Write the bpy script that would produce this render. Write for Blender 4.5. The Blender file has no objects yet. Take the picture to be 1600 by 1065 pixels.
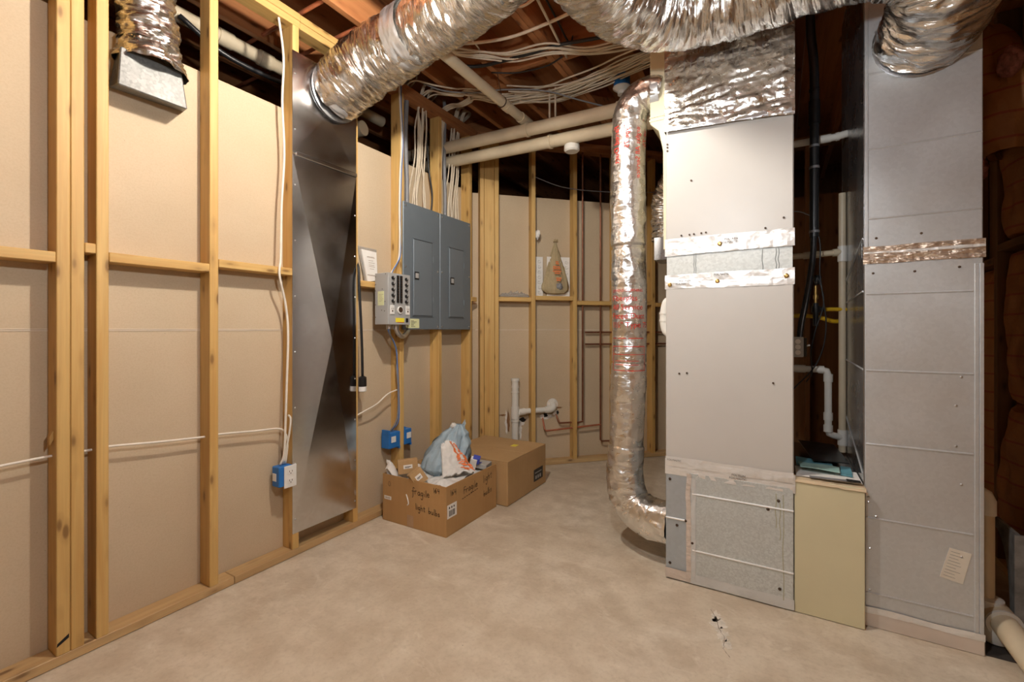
import bpy, bmesh, math, random
from mathutils import Vector, Matrix, noise
random.seed(7)
SC = bpy.context.scene
COL = SC.collection

# ------------------------------------------------------------ camera / light / exposure
cam_d = bpy.data.cameras.new('camera'); cam = bpy.data.objects.new('camera', cam_d); COL.objects.link(cam)
cam.location = (2.244, 0.0, 1.22)
cam.rotation_euler = (math.radians(90), 0, math.radians(30.5))
cam_d.sensor_width = 36.0; cam_d.lens = 36.0*706/1600; cam_d.shift_y = -17.5/1600
cam_d.clip_start = 0.05
SC.camera = cam
W = bpy.data.worlds.new('world'); SC.world = W; W.use_nodes = True
W.node_tree.nodes['Background'].inputs[0].default_value = (0.5, 0.45, 0.4, 1)
W.node_tree.nodes['Background'].inputs[1].default_value = 0.05
VS = SC.view_settings
VS.view_transform = 'Standard'; VS.look = 'None'; VS.gamma = 1.0; VS.use_curve_mapping = False
VS.exposure = 0.0
BULB_AND_FILL = [  # place, watts, colour  (bare bulb under the joists, then an added unseen fill lamp, built at the end of the file)
    ((1.23, 1.24, 2.66), 88.0, (1.0, 0.93, 0.83)),
    ((1.95, 0.60, 1.97), 38.0, (0.94, 0.97, 1.0)),  # added fill lamp, out of view, brightens the furnace and tall duct
]

# ------------------------------------------------------------ materials
def mk(name):
    m = bpy.data.materials.new(name); m.use_nodes = True
    nt = m.node_tree
    return m, nt, nt.nodes['Principled BSDF']
def N(nt, typ, ins=None, **att):
    n = nt.nodes.new(typ)
    for k, v in att.items(): setattr(n, k, v)
    for k, v in (ins or {}).items():
        s = n.inputs[k]
        if isinstance(v, bpy.types.NodeSocket): nt.links.new(v, s)
        else: s.default_value = v
    return n
def C4(c): return (c[0], c[1], c[2], 1)
def ramp(nt, fac, stops):
    r = N(nt, 'ShaderNodeValToRGB', {'Fac': fac})
    e = r.color_ramp.elements
    while len(e) < len(stops): e.new(0.5)
    for i, (p, c) in enumerate(stops):
        e[i].position = p; e[i].color = C4(c) if not isinstance(c, (int, float)) else (c, c, c, 1)
    return r.outputs[0]
def coords(nt, kind='Object', scale=(1, 1, 1), rnd=False):
    tc = N(nt, 'ShaderNodeTexCoord').outputs[kind]
    if rnd:
        oi = N(nt, 'ShaderNodeObjectInfo').outputs['Random']
        sc = N(nt, 'ShaderNodeMath', {0: oi, 1: 37.0}, operation='MULTIPLY').outputs[0]
        tc = N(nt, 'ShaderNodeVectorMath', {0: tc, 1: sc}, operation='ADD').outputs[0]
    return N(nt, 'ShaderNodeMapping', {'Vector': tc, 'Scale': scale}).outputs[0]
def noisef(nt, vec, scale, detail=4, rough=0.55, dist=0.0):
    return N(nt, 'ShaderNodeTexNoise', {'Vector': vec, 'Scale': scale, 'Detail': detail, 'Roughness': rough, 'Distortion': dist}).outputs['Fac']
def mix(nt, fac, a, b, blend='MIX'):
    n = N(nt, 'ShaderNodeMix', data_type='RGBA', blend_type=blend)
    for idx, v in ((0, fac), (6, a), (7, b)):
        if isinstance(v, bpy.types.NodeSocket): nt.links.new(v, n.inputs[idx])
        else: n.inputs[idx].default_value = v if isinstance(v, (int, float)) else C4(v)
    return n.outputs[2]
def bump(nt, h, strength=0.3, dist=0.01, normal=None):
    d = {'Height': h, 'Strength': strength, 'Distance': dist}
    if normal is not None: d['Normal'] = normal
    return N(nt, 'ShaderNodeBump', d).outputs[0]
def setp(nt, p, **k):
    for a, v in k.items():
        s = p.inputs[a.replace('_', ' ')]
        if isinstance(v, bpy.types.NodeSocket): nt.links.new(v, s)
        else: s.default_value = C4(v) if isinstance(v, tuple) else v

def plain(name, col, rough=0.5, metal=0.0, var=0.06, scale=9.0, bmp=0.0, spec=0.5):
    m, nt, p = mk(name)
    v = coords(nt)
    n = noisef(nt, v, scale, 5)
    lo = tuple(max(0, c*(1-var*2)) for c in col); hi = tuple(min(1, c*(1+var)) for c in col)
    setp(nt, p, Base_Color=ramp(nt, n, [(0.3, lo), (0.7, hi)]), Roughness=rough, Metallic=metal)
    p.inputs['Specular IOR Level'].default_value = spec
    if bmp: setp(nt, p, Normal=bump(nt, noisef(nt, v, scale*8, 3), bmp, 0.003))
    return m
def emit(name, col, s):
    m, nt, p = mk(name); setp(nt, p, Base_Color=col, Emission_Color=col); p.inputs['Emission Strength'].default_value = s
    return m

def wood(name, axis, light, dark, knot=True, rough=0.55):
    m, nt, p = mk(name)
    s = [1, 1, 1]; a = 'xyz'.index(axis)
    big = [9, 9, 9]; big[a] = 0.5
    fine = [90, 90, 90]; fine[a] = 2.0
    v1 = coords(nt, 'Object', big, True); v2 = coords(nt, 'Object', fine, True)
    g1 = noisef(nt, v1, 1.6, 4, 0.6, 1.2); g2 = noisef(nt, v2, 1.0, 3, 0.6)
    c = ramp(nt, g1, [(0.3, dark), (0.62, light)])
    c = mix(nt, ramp(nt, g2, [(0.35, 0.0), (0.75, 0.45)]), c, tuple(x*0.62 for x in light))
    oi = N(nt, 'ShaderNodeObjectInfo').outputs['Random']
    c = mix(nt, ramp(nt, oi, [(0.0, 0.0), (1.0, 0.28)]), c, tuple(x*0.72 for x in dark))
    if knot:
        ks = [16, 16, 16]; ks[a] = 5.5
        v3 = coords(nt, 'Object', ks, True)
        vo = N(nt, 'ShaderNodeTexVoronoi', {'Vector': v3, 'Scale': 1.0, 'Randomness': 1.0}).outputs['Distance']
        c = mix(nt, ramp(nt, vo, [(0.0, 1.0), (0.10, 0.9), (0.17, 0.0)]), c, (0.09, 0.03, 0.010))
        c = mix(nt, ramp(nt, vo, [(0.1, 0.55), (0.32, 0.0)]), c, tuple(x*0.6 for x in dark))
    setp(nt, p, Base_Color=c, Roughness=rough, Normal=bump(nt, g2, 0.12, 0.002))
    return m

WL, WD = (0.72, 0.47, 0.17), (0.57, 0.315, 0.09)
M = {}
for ax in 'xyz':
    M['wood_'+ax] = wood('framing lumber '+ax, ax, WL, WD)
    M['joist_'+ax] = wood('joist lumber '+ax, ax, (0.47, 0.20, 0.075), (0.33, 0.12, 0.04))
    M['plate_'+ax] = wood('plate lumber '+ax, ax, (0.60, 0.40, 0.19), (0.47, 0.28, 0.12))
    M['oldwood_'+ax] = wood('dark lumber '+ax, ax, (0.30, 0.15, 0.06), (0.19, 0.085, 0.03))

def m_drywall():
    m, nt, p = mk('drywall paper')
    v = coords(nt, 'Object', (1, 1, 1))
    n = noisef(nt, v, 2.2, 5); f = noisef(nt, v, 160, 2)
    hs = noisef(nt, coords(nt, 'Object', (3, 3, 60)), 1.0, 2)
    c = ramp(nt, n, [(0.25, (0.52, 0.41, 0.28)), (0.75, (0.59, 0.475, 0.335))])
    c = mix(nt, ramp(nt, f, [(0.4, 0.0), (0.8, 0.25)]), c, (0.40, 0.29, 0.18))
    sp = N(nt, 'ShaderNodeTexVoronoi', {'Vector': v, 'Scale': 16.0}).outputs['Distance']
    c = mix(nt, ramp(nt, sp, [(0.0, 0.7), (0.035, 0.0)]), c, (0.16, 0.10, 0.06))
    setp(nt, p, Base_Color=c, Roughness=0.85, Normal=bump(nt, hs, 0.12, 0.003))
    p.inputs['Specular IOR Level'].default_value = 0.2
    return m
M['drywall'] = m_drywall()

def m_concrete():
    m, nt, p = mk('concrete')
    v = coords(nt, 'Object')
    n1 = noisef(nt, v, 1.1, 6, 0.6, 0.8); n2 = noisef(nt, v, 5.5, 8, 0.65); n3 = noisef(nt, v, 60, 3)
    c = ramp(nt, n1, [(0.3, (0.55, 0.465, 0.35)), (0.5, (0.64, 0.555, 0.435)), (0.72, (0.72, 0.645, 0.53))])
    c = mix(nt, ramp(nt, n2, [(0.38, 0.7), (0.60, 0.0)]), c, (0.46, 0.37, 0.265))
    c = mix(nt, ramp(nt, n3, [(0.5, 0.0), (0.85, 0.35)]), c, (0.33, 0.25, 0.17))
    # pale trowel arcs
    n4 = noisef(nt, coords(nt, 'Object', (1.0, 2.2, 1)), 2.6, 9, 0.72, 2.2)
    c = mix(nt, ramp(nt, n4, [(0.56, 0.0), (0.70, 0.5)]), c, (0.76, 0.70, 0.59))
    # small dark pits
    sp = N(nt, 'ShaderNodeTexVoronoi', {'Vector': v, 'Scale': 7.0}).outputs['Distance']
    c = mix(nt, ramp(nt, sp, [(0.0, 0.8), (0.03, 0.0)]), c, (0.10, 0.06, 0.04))
    setp(nt, p, Base_Color=c, Roughness=ramp(nt, n2, [(0.3, 0.45), (0.7, 0.7)]), Normal=bump(nt, n2, 0.10, 0.006))
    return m
M['concrete'] = m_concrete()

def m_galv(name, col, metal=0.75, rough=0.38, spangle=55.0, amt=0.22, bmp=0.06, bs=6.0):
    m, nt, p = mk(name)
    v = coords(nt, 'Object')
    vo = N(nt, 'ShaderNodeTexVoronoi', {'Vector': v, 'Scale': spangle}).outputs['Color']
    bw = N(nt, 'ShaderNodeSeparateColor', {0: vo}).outputs[0]
    n = noisef(nt, v, 2.5, 5, 0.6)
    c = mix(nt, bw, tuple(x*(1-amt) for x in col), tuple(min(1, x*(1+amt*0.6)) for x in col))
    c = mix(nt, ramp(nt, n, [(0.35, 0.35), (0.7, 0.0)]), c, tuple(x*0.72 for x in col))
    setp(nt, p, Base_Color=c, Metallic=metal, Roughness=ramp(nt, n, [(0.3, rough-0.06), (0.7, rough+0.10)]),
         Normal=bump(nt, noisef(nt, v, bs, 2), bmp, 0.01))
    return m
M['galv'] = m_galv('galvanised sheet', (0.66, 0.69, 0.72), 0.55, 0.36, 90, 0.05, bmp=0.12, bs=2.5)
M['spangle'] = m_galv('spangled galvanised sheet', (0.62, 0.66, 0.66), 0.30, 0.5, 150, 0.14)
M['bootmetal'] = m_galv('boot galvanised sheet', (0.23, 0.23, 0.22), 0.6, 0.55, 110, 0.22)
M['pan'] = m_galv('bright sheet metal', (0.66, 0.66, 0.67), 1.0, 0.17, 60, 0.04, bmp=0.015)
M['galvdark'] = m_galv('dull galvanised sheet', (0.42, 0.42, 0.43), 0.9, 0.24, 60, 0.06)

def m_foil(name, col, rough, uvscale=(5, 26), strength=0.55, metal=1.0):
    m, nt, p = mk(name)
    uv = N(nt, 'ShaderNodeTexCoord').outputs['UV']
    v = N(nt, 'ShaderNodeMapping', {'Vector': uv, 'Scale': (uvscale[0], uvscale[1], 1)}).outputs[0]
    vo = N(nt, 'ShaderNodeTexVoronoi', {'Vector': v, 'Scale': 1.0}, feature='F1', distance='MANHATTAN').outputs['Distance']
    v2 = N(nt, 'ShaderNodeMapping', {'Vector': uv, 'Scale': (uvscale[0]*4, uvscale[1]*2.5, 1), 'Rotation': (0, 0, 0.4)}).outputs[0]
    vo2 = N(nt, 'ShaderNodeTexVoronoi', {'Vector': v2, 'Scale': 1.0}, feature='F1').outputs['Distance']
    n = noisef(nt, v, 2.0, 5, 0.65, 0.6)
    b1 = bump(nt, vo, strength, 0.02); b2 = bump(nt, vo2, strength*0.7, 0.008, b1); b3 = bump(nt, n, strength*0.6, 0.012, b2)
    n2 = noisef(nt, N(nt, 'ShaderNodeTexCoord').outputs['Object'], 7, 4)
    c = ramp(nt, n2, [(0.3, tuple(x*0.85 for x in col)), (0.7, col)])
    setp(nt, p, Base_Color=c, Metallic=metal, Roughness=ramp(nt, n, [(0.3, rough), (0.75, rough+0.14)]), Normal=b3)
    return m
M['foil'] = m_foil('duct foil', (0.80, 0.77, 0.73), 0.20)
M['foil2'] = m_foil('smooth duct foil', (0.88, 0.87, 0.85), 0.24, (10, 16), 0.34)
M['wrapfoil'] = m_foil('scrim foil wrap', (0.80, 0.77, 0.72), 0.22, (12, 16), 0.26)
M['greytape'] = m_foil('grey foil tape', (0.66, 0.67, 0.69), 0.32, (12, 26), 0.2, 0.85)
M['tape'] = m_foil('foil tape', (0.88, 0.87, 0.85), 0.34, (14, 24), 0.18, 0.40)
M['redfoil'] = m_foil('copper tinted foil tape', (0.86, 0.72, 0.60), 0.25, (18, 60), 0.4, 0.8)

M['cab'] = plain('cabinet enamel', (0.57, 0.55, 0.52), 0.38, 0, 0.02, 3)
M['cream'] = plain('cream enamel', (0.66, 0.61, 0.41), 0.45, 0, 0.03, 3)
M['creamduct'] = plain('cream duct liner', (0.66, 0.60, 0.42), 0.5, 0, 0.03, 4)
M['panelgrey'] = plain('grey panel enamel', (0.185, 0.220, 0.250), 0.42, 0.2, 0.03, 4)
M['panelline'] = plain('grey panel door enamel', (0.20, 0.235, 0.265), 0.4, 0.2, 0.03, 4)
M['lightgrey'] = plain('light grey enamel', (0.43, 0.43, 0.42), 0.45, 0.1, 0.03, 6)
M['black'] = plain('black plastic', (0.012, 0.012, 0.013), 0.4, 0, 0.2, 8)
M['blackcond'] = plain('black conduit', (0.022, 0.023, 0.026), 0.33, 0, 0.2, 8)
M['white'] = plain('white plastic', (0.80, 0.79, 0.76), 0.4, 0, 0.02, 8)
M['paper'] = plain('white paper', (0.82, 0.80, 0.76), 0.8, 0, 0.03, 12)
M['paperyellow'] = plain('pale yellow label', (0.74, 0.76, 0.44), 0.7, 0, 0.05, 12)
M['yellow'] = plain('yellow label', (0.85, 0.72, 0.05), 0.5, 0, 0.05, 12)
M['greentint'] = plain('pale teal paper', (0.33, 0.52, 0.48), 0.7, 0, 0.1, 12)
M['teal'] = plain('teal plastic', (0.14, 0.36, 0.44), 0.5, 0, 0.1, 12)
M['pvc'] = plain('white pvc', (0.76, 0.74, 0.68), 0.35, 0, 0.03, 8)
M['pvcold'] = plain('aged pvc', (0.66, 0.56, 0.40), 0.38, 0, 0.06, 7)
M['cable'] = plain('cable sheath', (0.70, 0.60, 0.46), 0.5, 0, 0.06, 20)
M['cablewhite'] = plain('white cable sheath', (0.80, 0.74, 0.64), 0.5, 0, 0.05, 20)
M['cablegrey'] = plain('grey cable sheath', (0.24, 0.24, 0.25), 0.45, 0, 0.08, 20)
M['cableblue'] = plain('blue cable', (0.12, 0.22, 0.50), 0.45, 0, 0.08, 20)
M['copper'] = plain('copper pipe', (0.30, 0.125, 0.07), 0.4, 0.6, 0.15, 14)
M['copperred'] = plain('reddish copper pipe', (0.46, 0.15, 0.075), 0.45, 0.3, 0.15, 14)
M['steel'] = plain('zinc screw', (0.62, 0.62, 0.62), 0.3, 0.9, 0.05, 30)
M['screwdark'] = plain('rusty screw', (0.09, 0.055, 0.035), 0.6, 0.4, 0.2, 30)
M['brass'] = plain('brass', (0.55, 0.36, 0.12), 0.35, 0.9, 0.1, 20)
M['bluebox'] = plain('blue plastic box', (0.02, 0.17, 0.52), 0.45, 0, 0.06, 20)
M['ink'] = plain('black marker ink', (0.025, 0.02, 0.018), 0.7, 0, 0.1, 40)
M['redink'] = plain('red print', (0.62, 0.05, 0.035), 0.5, 0, 0.2, 60)
M['orangeink'] = plain('orange print', (0.88, 0.22, 0.06), 0.5, 0, 0.1, 60)
M['greyink'] = plain('grey print', (0.36, 0.28, 0.2), 0.8, 0, 0.05, 60)
M['blueprint'] = plain('blue print', (0.05, 0.08, 0.48), 0.5, 0, 0.1, 30)
M['gas'] = plain('yellow gas line', (0.75, 0.46, 0.02), 0.4, 0, 0.1, 20)
M['gypsum'] = plain('broken gypsum', (0.78, 0.74, 0.68), 0.9, 0, 0.1, 40, 0.4)
M['dark'] = plain('dark void', (0.012, 0.010, 0.009), 0.9, 0, 0.1, 10)
M['pink'] = plain('pink fibre', (0.62, 0.26, 0.22), 0.95, 0, 0.2, 60, 0.8)
M['rubber'] = plain('dark mat', (0.06, 0.05, 0.045), 0.8, 0, 0.2, 12)
M['darkcard'] = plain('black glossy card', (0.012, 0.012, 0.013), 0.3, 0, 0.2, 12)
M['parting'] = plain('packing tape', (0.40, 0.25, 0.14), 0.3, 0, 0.06, 12)

def m_card(name, a, b):
    m, nt, p = mk(name)
    v = coords(nt, 'Object', (1, 1, 1), True)
    n = noisef(nt, v, 3, 5); w = noisef(nt, coords(nt, 'Object', (90, 90, 2)), 1.0, 2)
    c = ramp(nt, n, [(0.3, a), (0.7, b)]); c = mix(nt, ramp(nt, w, [(0.4, 0.0), (0.8, 0.16)]), c, tuple(x*0.7 for x in a))
    setp(nt, p, Base_Color=c, Roughness=0.75, Normal=bump(nt, w, 0.08, 0.002)); p.inputs['Specular IOR Level'].default_value = 0.25
    return m
M['card'] = m_card('cardboard', (0.43, 0.245, 0.10), (0.50, 0.30, 0.13))
M['card2'] = m_card('paler cardboard', (0.44, 0.275, 0.125), (0.52, 0.335, 0.165))

def m_bag(name, col, trans=0.35):
    m, nt, p = mk(name)
    v = coords(nt, 'Object')
    n = noisef(nt, v, 22, 5, 0.6, 0.8)
    setp(nt, p, Base_Color=ramp(nt, n, [(0.3, tuple(x*0.82 for x in col)), (0.7, col)]), Roughness=0.33, Normal=bump(nt, n, 0.35, 0.01))
    p.inputs['Transmission Weight'].default_value = trans; p.inputs['IOR'].default_value = 1.1
    return m
M['bagblue'] = m_bag('pale blue bag film', (0.46, 0.58, 0.66), 0.12)
M['bagwhite'] = m_bag('white bag film', (0.85, 0.83, 0.79), 0.08)
M['bagtan'] = m_bag('tan bag film', (0.62, 0.50, 0.30), 0.25)
def m_clear():
    m, nt, p = mk('clear plastic film')
    setp(nt, p, Base_Color=(0.85, 0.84, 0.80), Roughness=0.15, Normal=bump(nt, noisef(nt, coords(nt), 70, 4), 0.6, 0.01))
    p.inputs['Transmission Weight'].default_value = 0.75; p.inputs['IOR'].default_value = 1.15
    return m
M['clear'] = m_clear()
M['seam'] = plain('drywall edge paper', (.70, .60, .47), .8)
def m_kraft():
    m, nt, p = mk('kraft facing')
    v = coords(nt, 'Object'); n = noisef(nt, v, 5, 5, 0.6, 0.5)
    c = ramp(nt, n, [(0.3, (0.40, 0.15, 0.045)), (0.7, (0.54, 0.24, 0.075))])
    wv = N(nt, 'ShaderNodeTexWave', {'Vector': coords(nt, 'Object', (1, 1, 1)), 'Scale': 3.2, 'Distortion': 0.6}, bands_direction='Z').outputs['Fac']
    c = mix(nt, ramp(nt, wv, [(0.965, 0.0), (0.985, 0.6)]), c, (0.36, 0.03, 0.02))
    setp(nt, p, Base_Color=c, Roughness=0.5, Normal=bump(nt, n, 0.5, 0.02))
    return m
M['kraft'] = m_kraft()

# ------------------------------------------------------------ mesh helpers
ORG = {}
def catmull(pts, sub=6):
    pts = [Vector(p) for p in pts]
    if len(pts) < 3: return pts
    out = []
    P = [pts[0]*2-pts[1]] + pts + [pts[-1]*2-pts[-2]]
    for i in range(1, len(P)-2):
        a, b, c, d = P[i-1], P[i], P[i+1], P[i+2]
        for k in range(sub):
            t = k/sub
            out.append(0.5*((2*b)+(c-a)*t+(2*a-5*b+4*c-d)*t*t+(3*b-a-3*c+d)*t**3))
    out.append(pts[-1])
    return out
def frames(path):
    n = len(path); T = []
    for i in range(n):
        T.append((path[min(i+1, n-1)]-path[max(i-1, 0)]).normalized())
    up = Vector((0, 0, 1)) if abs(T[0].z) < 0.9 else Vector((1, 0, 0))
    u = (up - T[0]*up.dot(T[0])).normalized(); F = []
    for t in T:
        u = (u - t*u.dot(t))
        u = u.normalized() if u.length > 1e-6 else t.orthogonal().normalized()
        F.append((u.copy(), t.cross(u)))
    return T, F
class MB:
    def __init__(s): s.v = []; s.f = []; s.uv = None
    def add(s, vs, fs):
        o = len(s.v); s.v += [Vector(v) for v in vs]; s.f += [tuple(i+o for i in f) for f in fs]; return s
    def box(s, x0, x1, y0, y1, z0, z1, mt=None):
        vs = [Vector((x, y, z)) for z in (z0, z1) for y in (y0, y1) for x in (x0, x1)]
        if mt: vs = [mt @ v for v in vs]
        return s.add(vs, [(0, 2, 3, 1), (4, 5, 7, 6), (0, 1, 5, 4), (2, 6, 7, 3), (0, 4, 6, 2), (1, 3, 7, 5)])
    def cbox(s, c, d, rot=(0, 0, 0)):
        mt = Matrix.Translation(c) @ Matrix.Rotation(rot[2], 4, 'Z') @ Matrix.Rotation(rot[1], 4, 'Y') @ Matrix.Rotation(rot[0], 4, 'X')
        return s.box(-d[0]/2, d[0]/2, -d[1]/2, d[1]/2, -d[2]/2, d[2]/2, mt)
    def tube(s, pts, r, n=10, caps=True, sub=0):
        path = catmull(pts, sub) if sub else [Vector(p) for p in pts]
        T, F = frames(path); vs = []; fs = []; m = len(path)
        for i, p in enumerate(path):
            rr = r[i*(len(r)-1)//max(1, m-1)] if isinstance(r, (list, tuple)) else r
            for k in range(n):
                a = 2*math.pi*k/n
                vs.append(p+F[i][0]*math.cos(a)*rr+F[i][1]*math.sin(a)*rr)
        for i in range(m-1):
            for k in range(n):
                fs.append((i*n+k, i*n+(k+1) % n, (i+1)*n+(k+1) % n, (i+1)*n+k))
        if caps: fs += [tuple(range(n-1, -1, -1)), tuple((m-1)*n+k for k in range(n))]
        return s.add(vs, fs)
    def cyl(s, a, b, r, n=16): return s.tube([a, b], r, n)
    def lathe(s, o, ax, prof, n=20):
        o = Vector(o); ax = Vector(ax).normalized(); u = ax.orthogonal().normalized(); w = ax.cross(u); vs = []; fs = []
        for (r, h) in prof:
            for k in range(n):
                a = 2*math.pi*k/n; vs.append(o+ax*h+(u*math.cos(a)+w*math.sin(a))*r)
        for i in range(len(prof)-1):
            for k in range(n): fs.append((i*n+k, i*n+(k+1) % n, (i+1)*n+(k+1) % n, (i+1)*n+k))
        fs += [tuple(range(n-1, -1, -1)), tuple((len(prof)-1)*n+k for k in range(n))]
        return s.add(vs, fs)
    def prism(s, poly, d, mt):           # polygon in local xy, thickness d along local z, matrix to world
        n = len(poly)
        vs = [mt @ Vector((x, y, 0)) for x, y in poly] + [mt @ Vector((x, y, d)) for x, y in poly]
        return s.add(vs, [tuple(range(n-1, -1, -1)), tuple(range(n, 2*n))] + [(i, (i+1) % n, (i+1) % n+n, i+n) for i in range(n)])
    def grid(s, fn, nu, nv, uvfn=None):
        o = len(s.v); vs = [fn(i/nu, j/nv) for j in range(nv+1) for i in range(nu+1)]
        s.add(vs, [(j*(nu+1)+i, j*(nu+1)+i+1, (j+1)*(nu+1)+i+1, (j+1)*(nu+1)+i) for j in range(nv) for i in range(nu)])
        if uvfn:
            if s.uv is None: s.uv = {}
            for j in range(nv+1):
                for i in range(nu+1): s.uv[o+j*(nu+1)+i] = uvfn(i/nu, j/nv)
        return s
    def build(s, name, mat, parent=None, smooth=False, bevel=0.0, at=None, local=False):
        org = Vector((0, 0, 0))
        if parent is not None and not local: org = ORG[parent]
        if at is not None: org = Vector(at)
        me = bpy.data.meshes.new(name)
        me.from_pydata([v-org for v in s.v], [], s.f)
        if s.uv:
            ul = me.uv_layers.new(name='UVMap')
            for l in me.loops: ul.data[l.index].uv = s.uv.get(l.vertex_index, (0, 0))
        if bevel:
            bm = bmesh.new(); bm.from_mesh(me)
            bmesh.ops.bevel(bm, geom=list(bm.edges), offset=bevel, segments=1, affect='EDGES', clamp_overlap=True)
            bm.to_mesh(me); bm.free()
        me.materials.append(M[mat] if isinstance(mat, str) else mat)
        if smooth:
            for p in me.polygons: p.use_smooth = True
            if smooth != 'all':
                me.set_sharp_from_angle(angle=math.radians(42))
        o = bpy.data.objects.new(name, me); COL.objects.link(o)
        if parent is not None: o.parent = parent
        elif at is not None: o.location = at
        ORG[o] = org if parent is None or not local else Vector((0, 0, 0))
        return o
def tag(o, label, cat, group=None):
    o['label'] = label; o['category'] = cat
    if group: o['group'] = group
    return o
def thing(name, loc, label=None, cat=None, group=None, rz=0.0):
    o = bpy.data.objects.new(name, None); o.empty_display_size = 0.1; COL.objects.link(o)
    o.location = loc; o.rotation_euler = (0, 0, rz); ORG[o] = Vector(loc)
    if label: tag(o, label, cat, group)
    return o
def struct(o): o['kind'] = 'structure'; return o
def nz(p, s=1.0, seed=0.0): return noise.noise(Vector((p[0]*s+seed, p[1]*s+seed*1.7, p[2]*s-seed)))

FONT_CACHE = {}
def text_polys(s, size, sx=1.0):
    key = (s, size, sx)
    if key not in FONT_CACHE:
        cu = bpy.data.curves.new('t', 'FONT'); cu.body = s; cu.size = size; cu.resolution_u = 3
        ob = bpy.data.objects.new('t', cu); COL.objects.link(ob)
        dg = bpy.context.evaluated_depsgraph_get()
        me = bpy.data.meshes.new_from_object(ob.evaluated_get(dg))
        FONT_CACHE[key] = ([(v.co.x*sx, v.co.y) for v in me.vertices], [tuple(p.vertices) for p in me.polygons])
        bpy.data.objects.remove(ob); bpy.data.curves.remove(cu); bpy.data.meshes.remove(me)
    return FONT_CACHE[key]
def plane_mt(o, ex, ey):
    o, ex, ey = Vector(o), Vector(ex).normalized(), Vector(ey).normalized(); ez = ex.cross(ey)
    return Matrix(((ex.x, ey.x, ez.x, o.x), (ex.y, ey.y, ez.y, o.y), (ex.z, ey.z, ez.z, o.z), (0, 0, 0, 1)))
def text(s, size, o, ex, ey, mat, parent, name='lettering', sx=1.0):
    vs, fs = text_polys(s, size, sx); mt = plane_mt(o, ex, ey)
    return MB().add([mt @ Vector((x, y, 0.0004)) for x, y in vs], fs).build(name, mat, parent)

# ------------------------------------------------------------ structure: floor, ceiling, walls
fl = struct(MB().box(-3.6, 3.45, -2.7, 6.6, -0.12, 0.0).build('floor', 'concrete'))
M['efflo'] = plain('pale efflorescence', (.70, .64, .55), .9, 0, .12, 40)
crack = MB()
cp = [(1.99, 2.14), (2.02, 2.08), (2.035, 2.02), (2.06, 1.97), (2.065, 1.90), (2.09, 1.86)]
cl = catmull([(x, y, 0) for x, y in cp], 6)
for i in range(len(cl)-1):
    a, b = cl[i]+Vector((.006*nz((i, 0, 1), .9), 0, 0)), cl[i+1]+Vector((.006*nz((i+1, 0, 1), .9), 0, 0))
    w0, w1 = [.0006+.0016*abs(nz((k, 5, 2), .7)) for k in (i, i+1)]
    crack.add([(a.x-w0, a.y, .001), (a.x+w0, a.y, .001), (b.x+w1, b.y, .001), (b.x-w1, b.y, .001)], [(0, 3, 2, 1)])
crack.build('crack', plain('crack shadow', (.20, .15, .11), .9), fl)
for q, (x, y, rx, ry) in enumerate(((2.03, 2.05, .035, .045), (2.05, 1.985, .03, .05), (2.015, 2.10, .025, .04), (2.075, 1.93, .02, .035))):
    rr = random.Random(q)
    MB().prism([(rx*math.cos(a)*rr.uniform(.4, 1.2), ry*math.sin(a)*rr.uniform(.4, 1.2)) for a in [2*math.pi*i/26 for i in range(26)]], .0006, plane_mt((x, y, 0.0), (1, 0, 0), (0, 1, 0))).build('crack_patch', 'efflo', fl)

ceil = struct(thing('ceiling', (0, 0, 2.94)))
for i, x in enumerate((-3.6, -2.4, -1.2, 0.0, 1.2, 2.4)):
    for j, y in enumerate((-2.7, -0.25, 2.2, 4.65)):
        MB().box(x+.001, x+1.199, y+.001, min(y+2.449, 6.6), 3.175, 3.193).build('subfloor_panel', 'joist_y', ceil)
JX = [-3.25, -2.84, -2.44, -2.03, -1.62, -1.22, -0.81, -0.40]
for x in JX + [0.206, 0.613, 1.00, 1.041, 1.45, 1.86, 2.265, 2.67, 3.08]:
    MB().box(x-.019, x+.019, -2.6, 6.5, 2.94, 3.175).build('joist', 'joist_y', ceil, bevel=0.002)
for (x0, x1, y) in ((0.632, 0.981, 2.61), (1.06, 1.431, 2.65), (0.225, 0.594, 2.75), (1.469, 1.841, 2.61), (-0.381, 0.187, 3.5), (0.632, 0.981, 4.2)):
    MB().box(x0, x1, y-.019, y+.019, 2.943, 3.172).build('blocking', 'joist_x', ceil, bevel=0.002)

def plate_run(parent, mat, x0, x1, y0, y1, z0, z1, name): return MB().box(x0, x1, y0, y1, z0, z1).build(name, mat, parent, bevel=0.002)
wl = struct(thing('wall_left', (0, 0, 0)))
for y in (-2.1, -1.69, -1.28, -0.93, -.52, -.11, .29, .589, .628, .70, 1.10, 1.51, 1.91, 2.31, 2.72, 3.12):
    MB().box(-.089, 0, y-.0188, y+.0188, .038, 2.86).build('stud', 'wood_z', wl, bevel=0.0025)
for (a, b) in ((-2.6, 1.19), (1.192, 3.21)):
    plate_run(wl, 'plate_y', -.089, 0.0, a, b, 0.002, .038, 'bottom_plate')
plate_run(wl, 'wood_y', -.089, 0.0, -2.6, 1.535, 2.86, 2.898, 'top_plate'); plate_run(wl, 'wood_y', -.085, 0.003, -2.6, 1.535, 2.899, 2.937, 'top_plate')
plate_run(wl, 'wood_y', -.093, -.004, 1.537, 1.80, 2.86, 2.898, 'top_plate'); plate_run(wl, 'wood_y', -.089, 0.0, 1.537, 1.83, 2.899, 2.937, 'top_plate')
plate_run(wl, 'joist_y', -.089, 0.0, 2.17, 3.21, 2.86, 2.898, 'top_plate'); plate_run(wl, 'joist_y', -.089, 0.0, 2.17, 3.21, 2.899, 2.937, 'top_plate')
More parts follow.
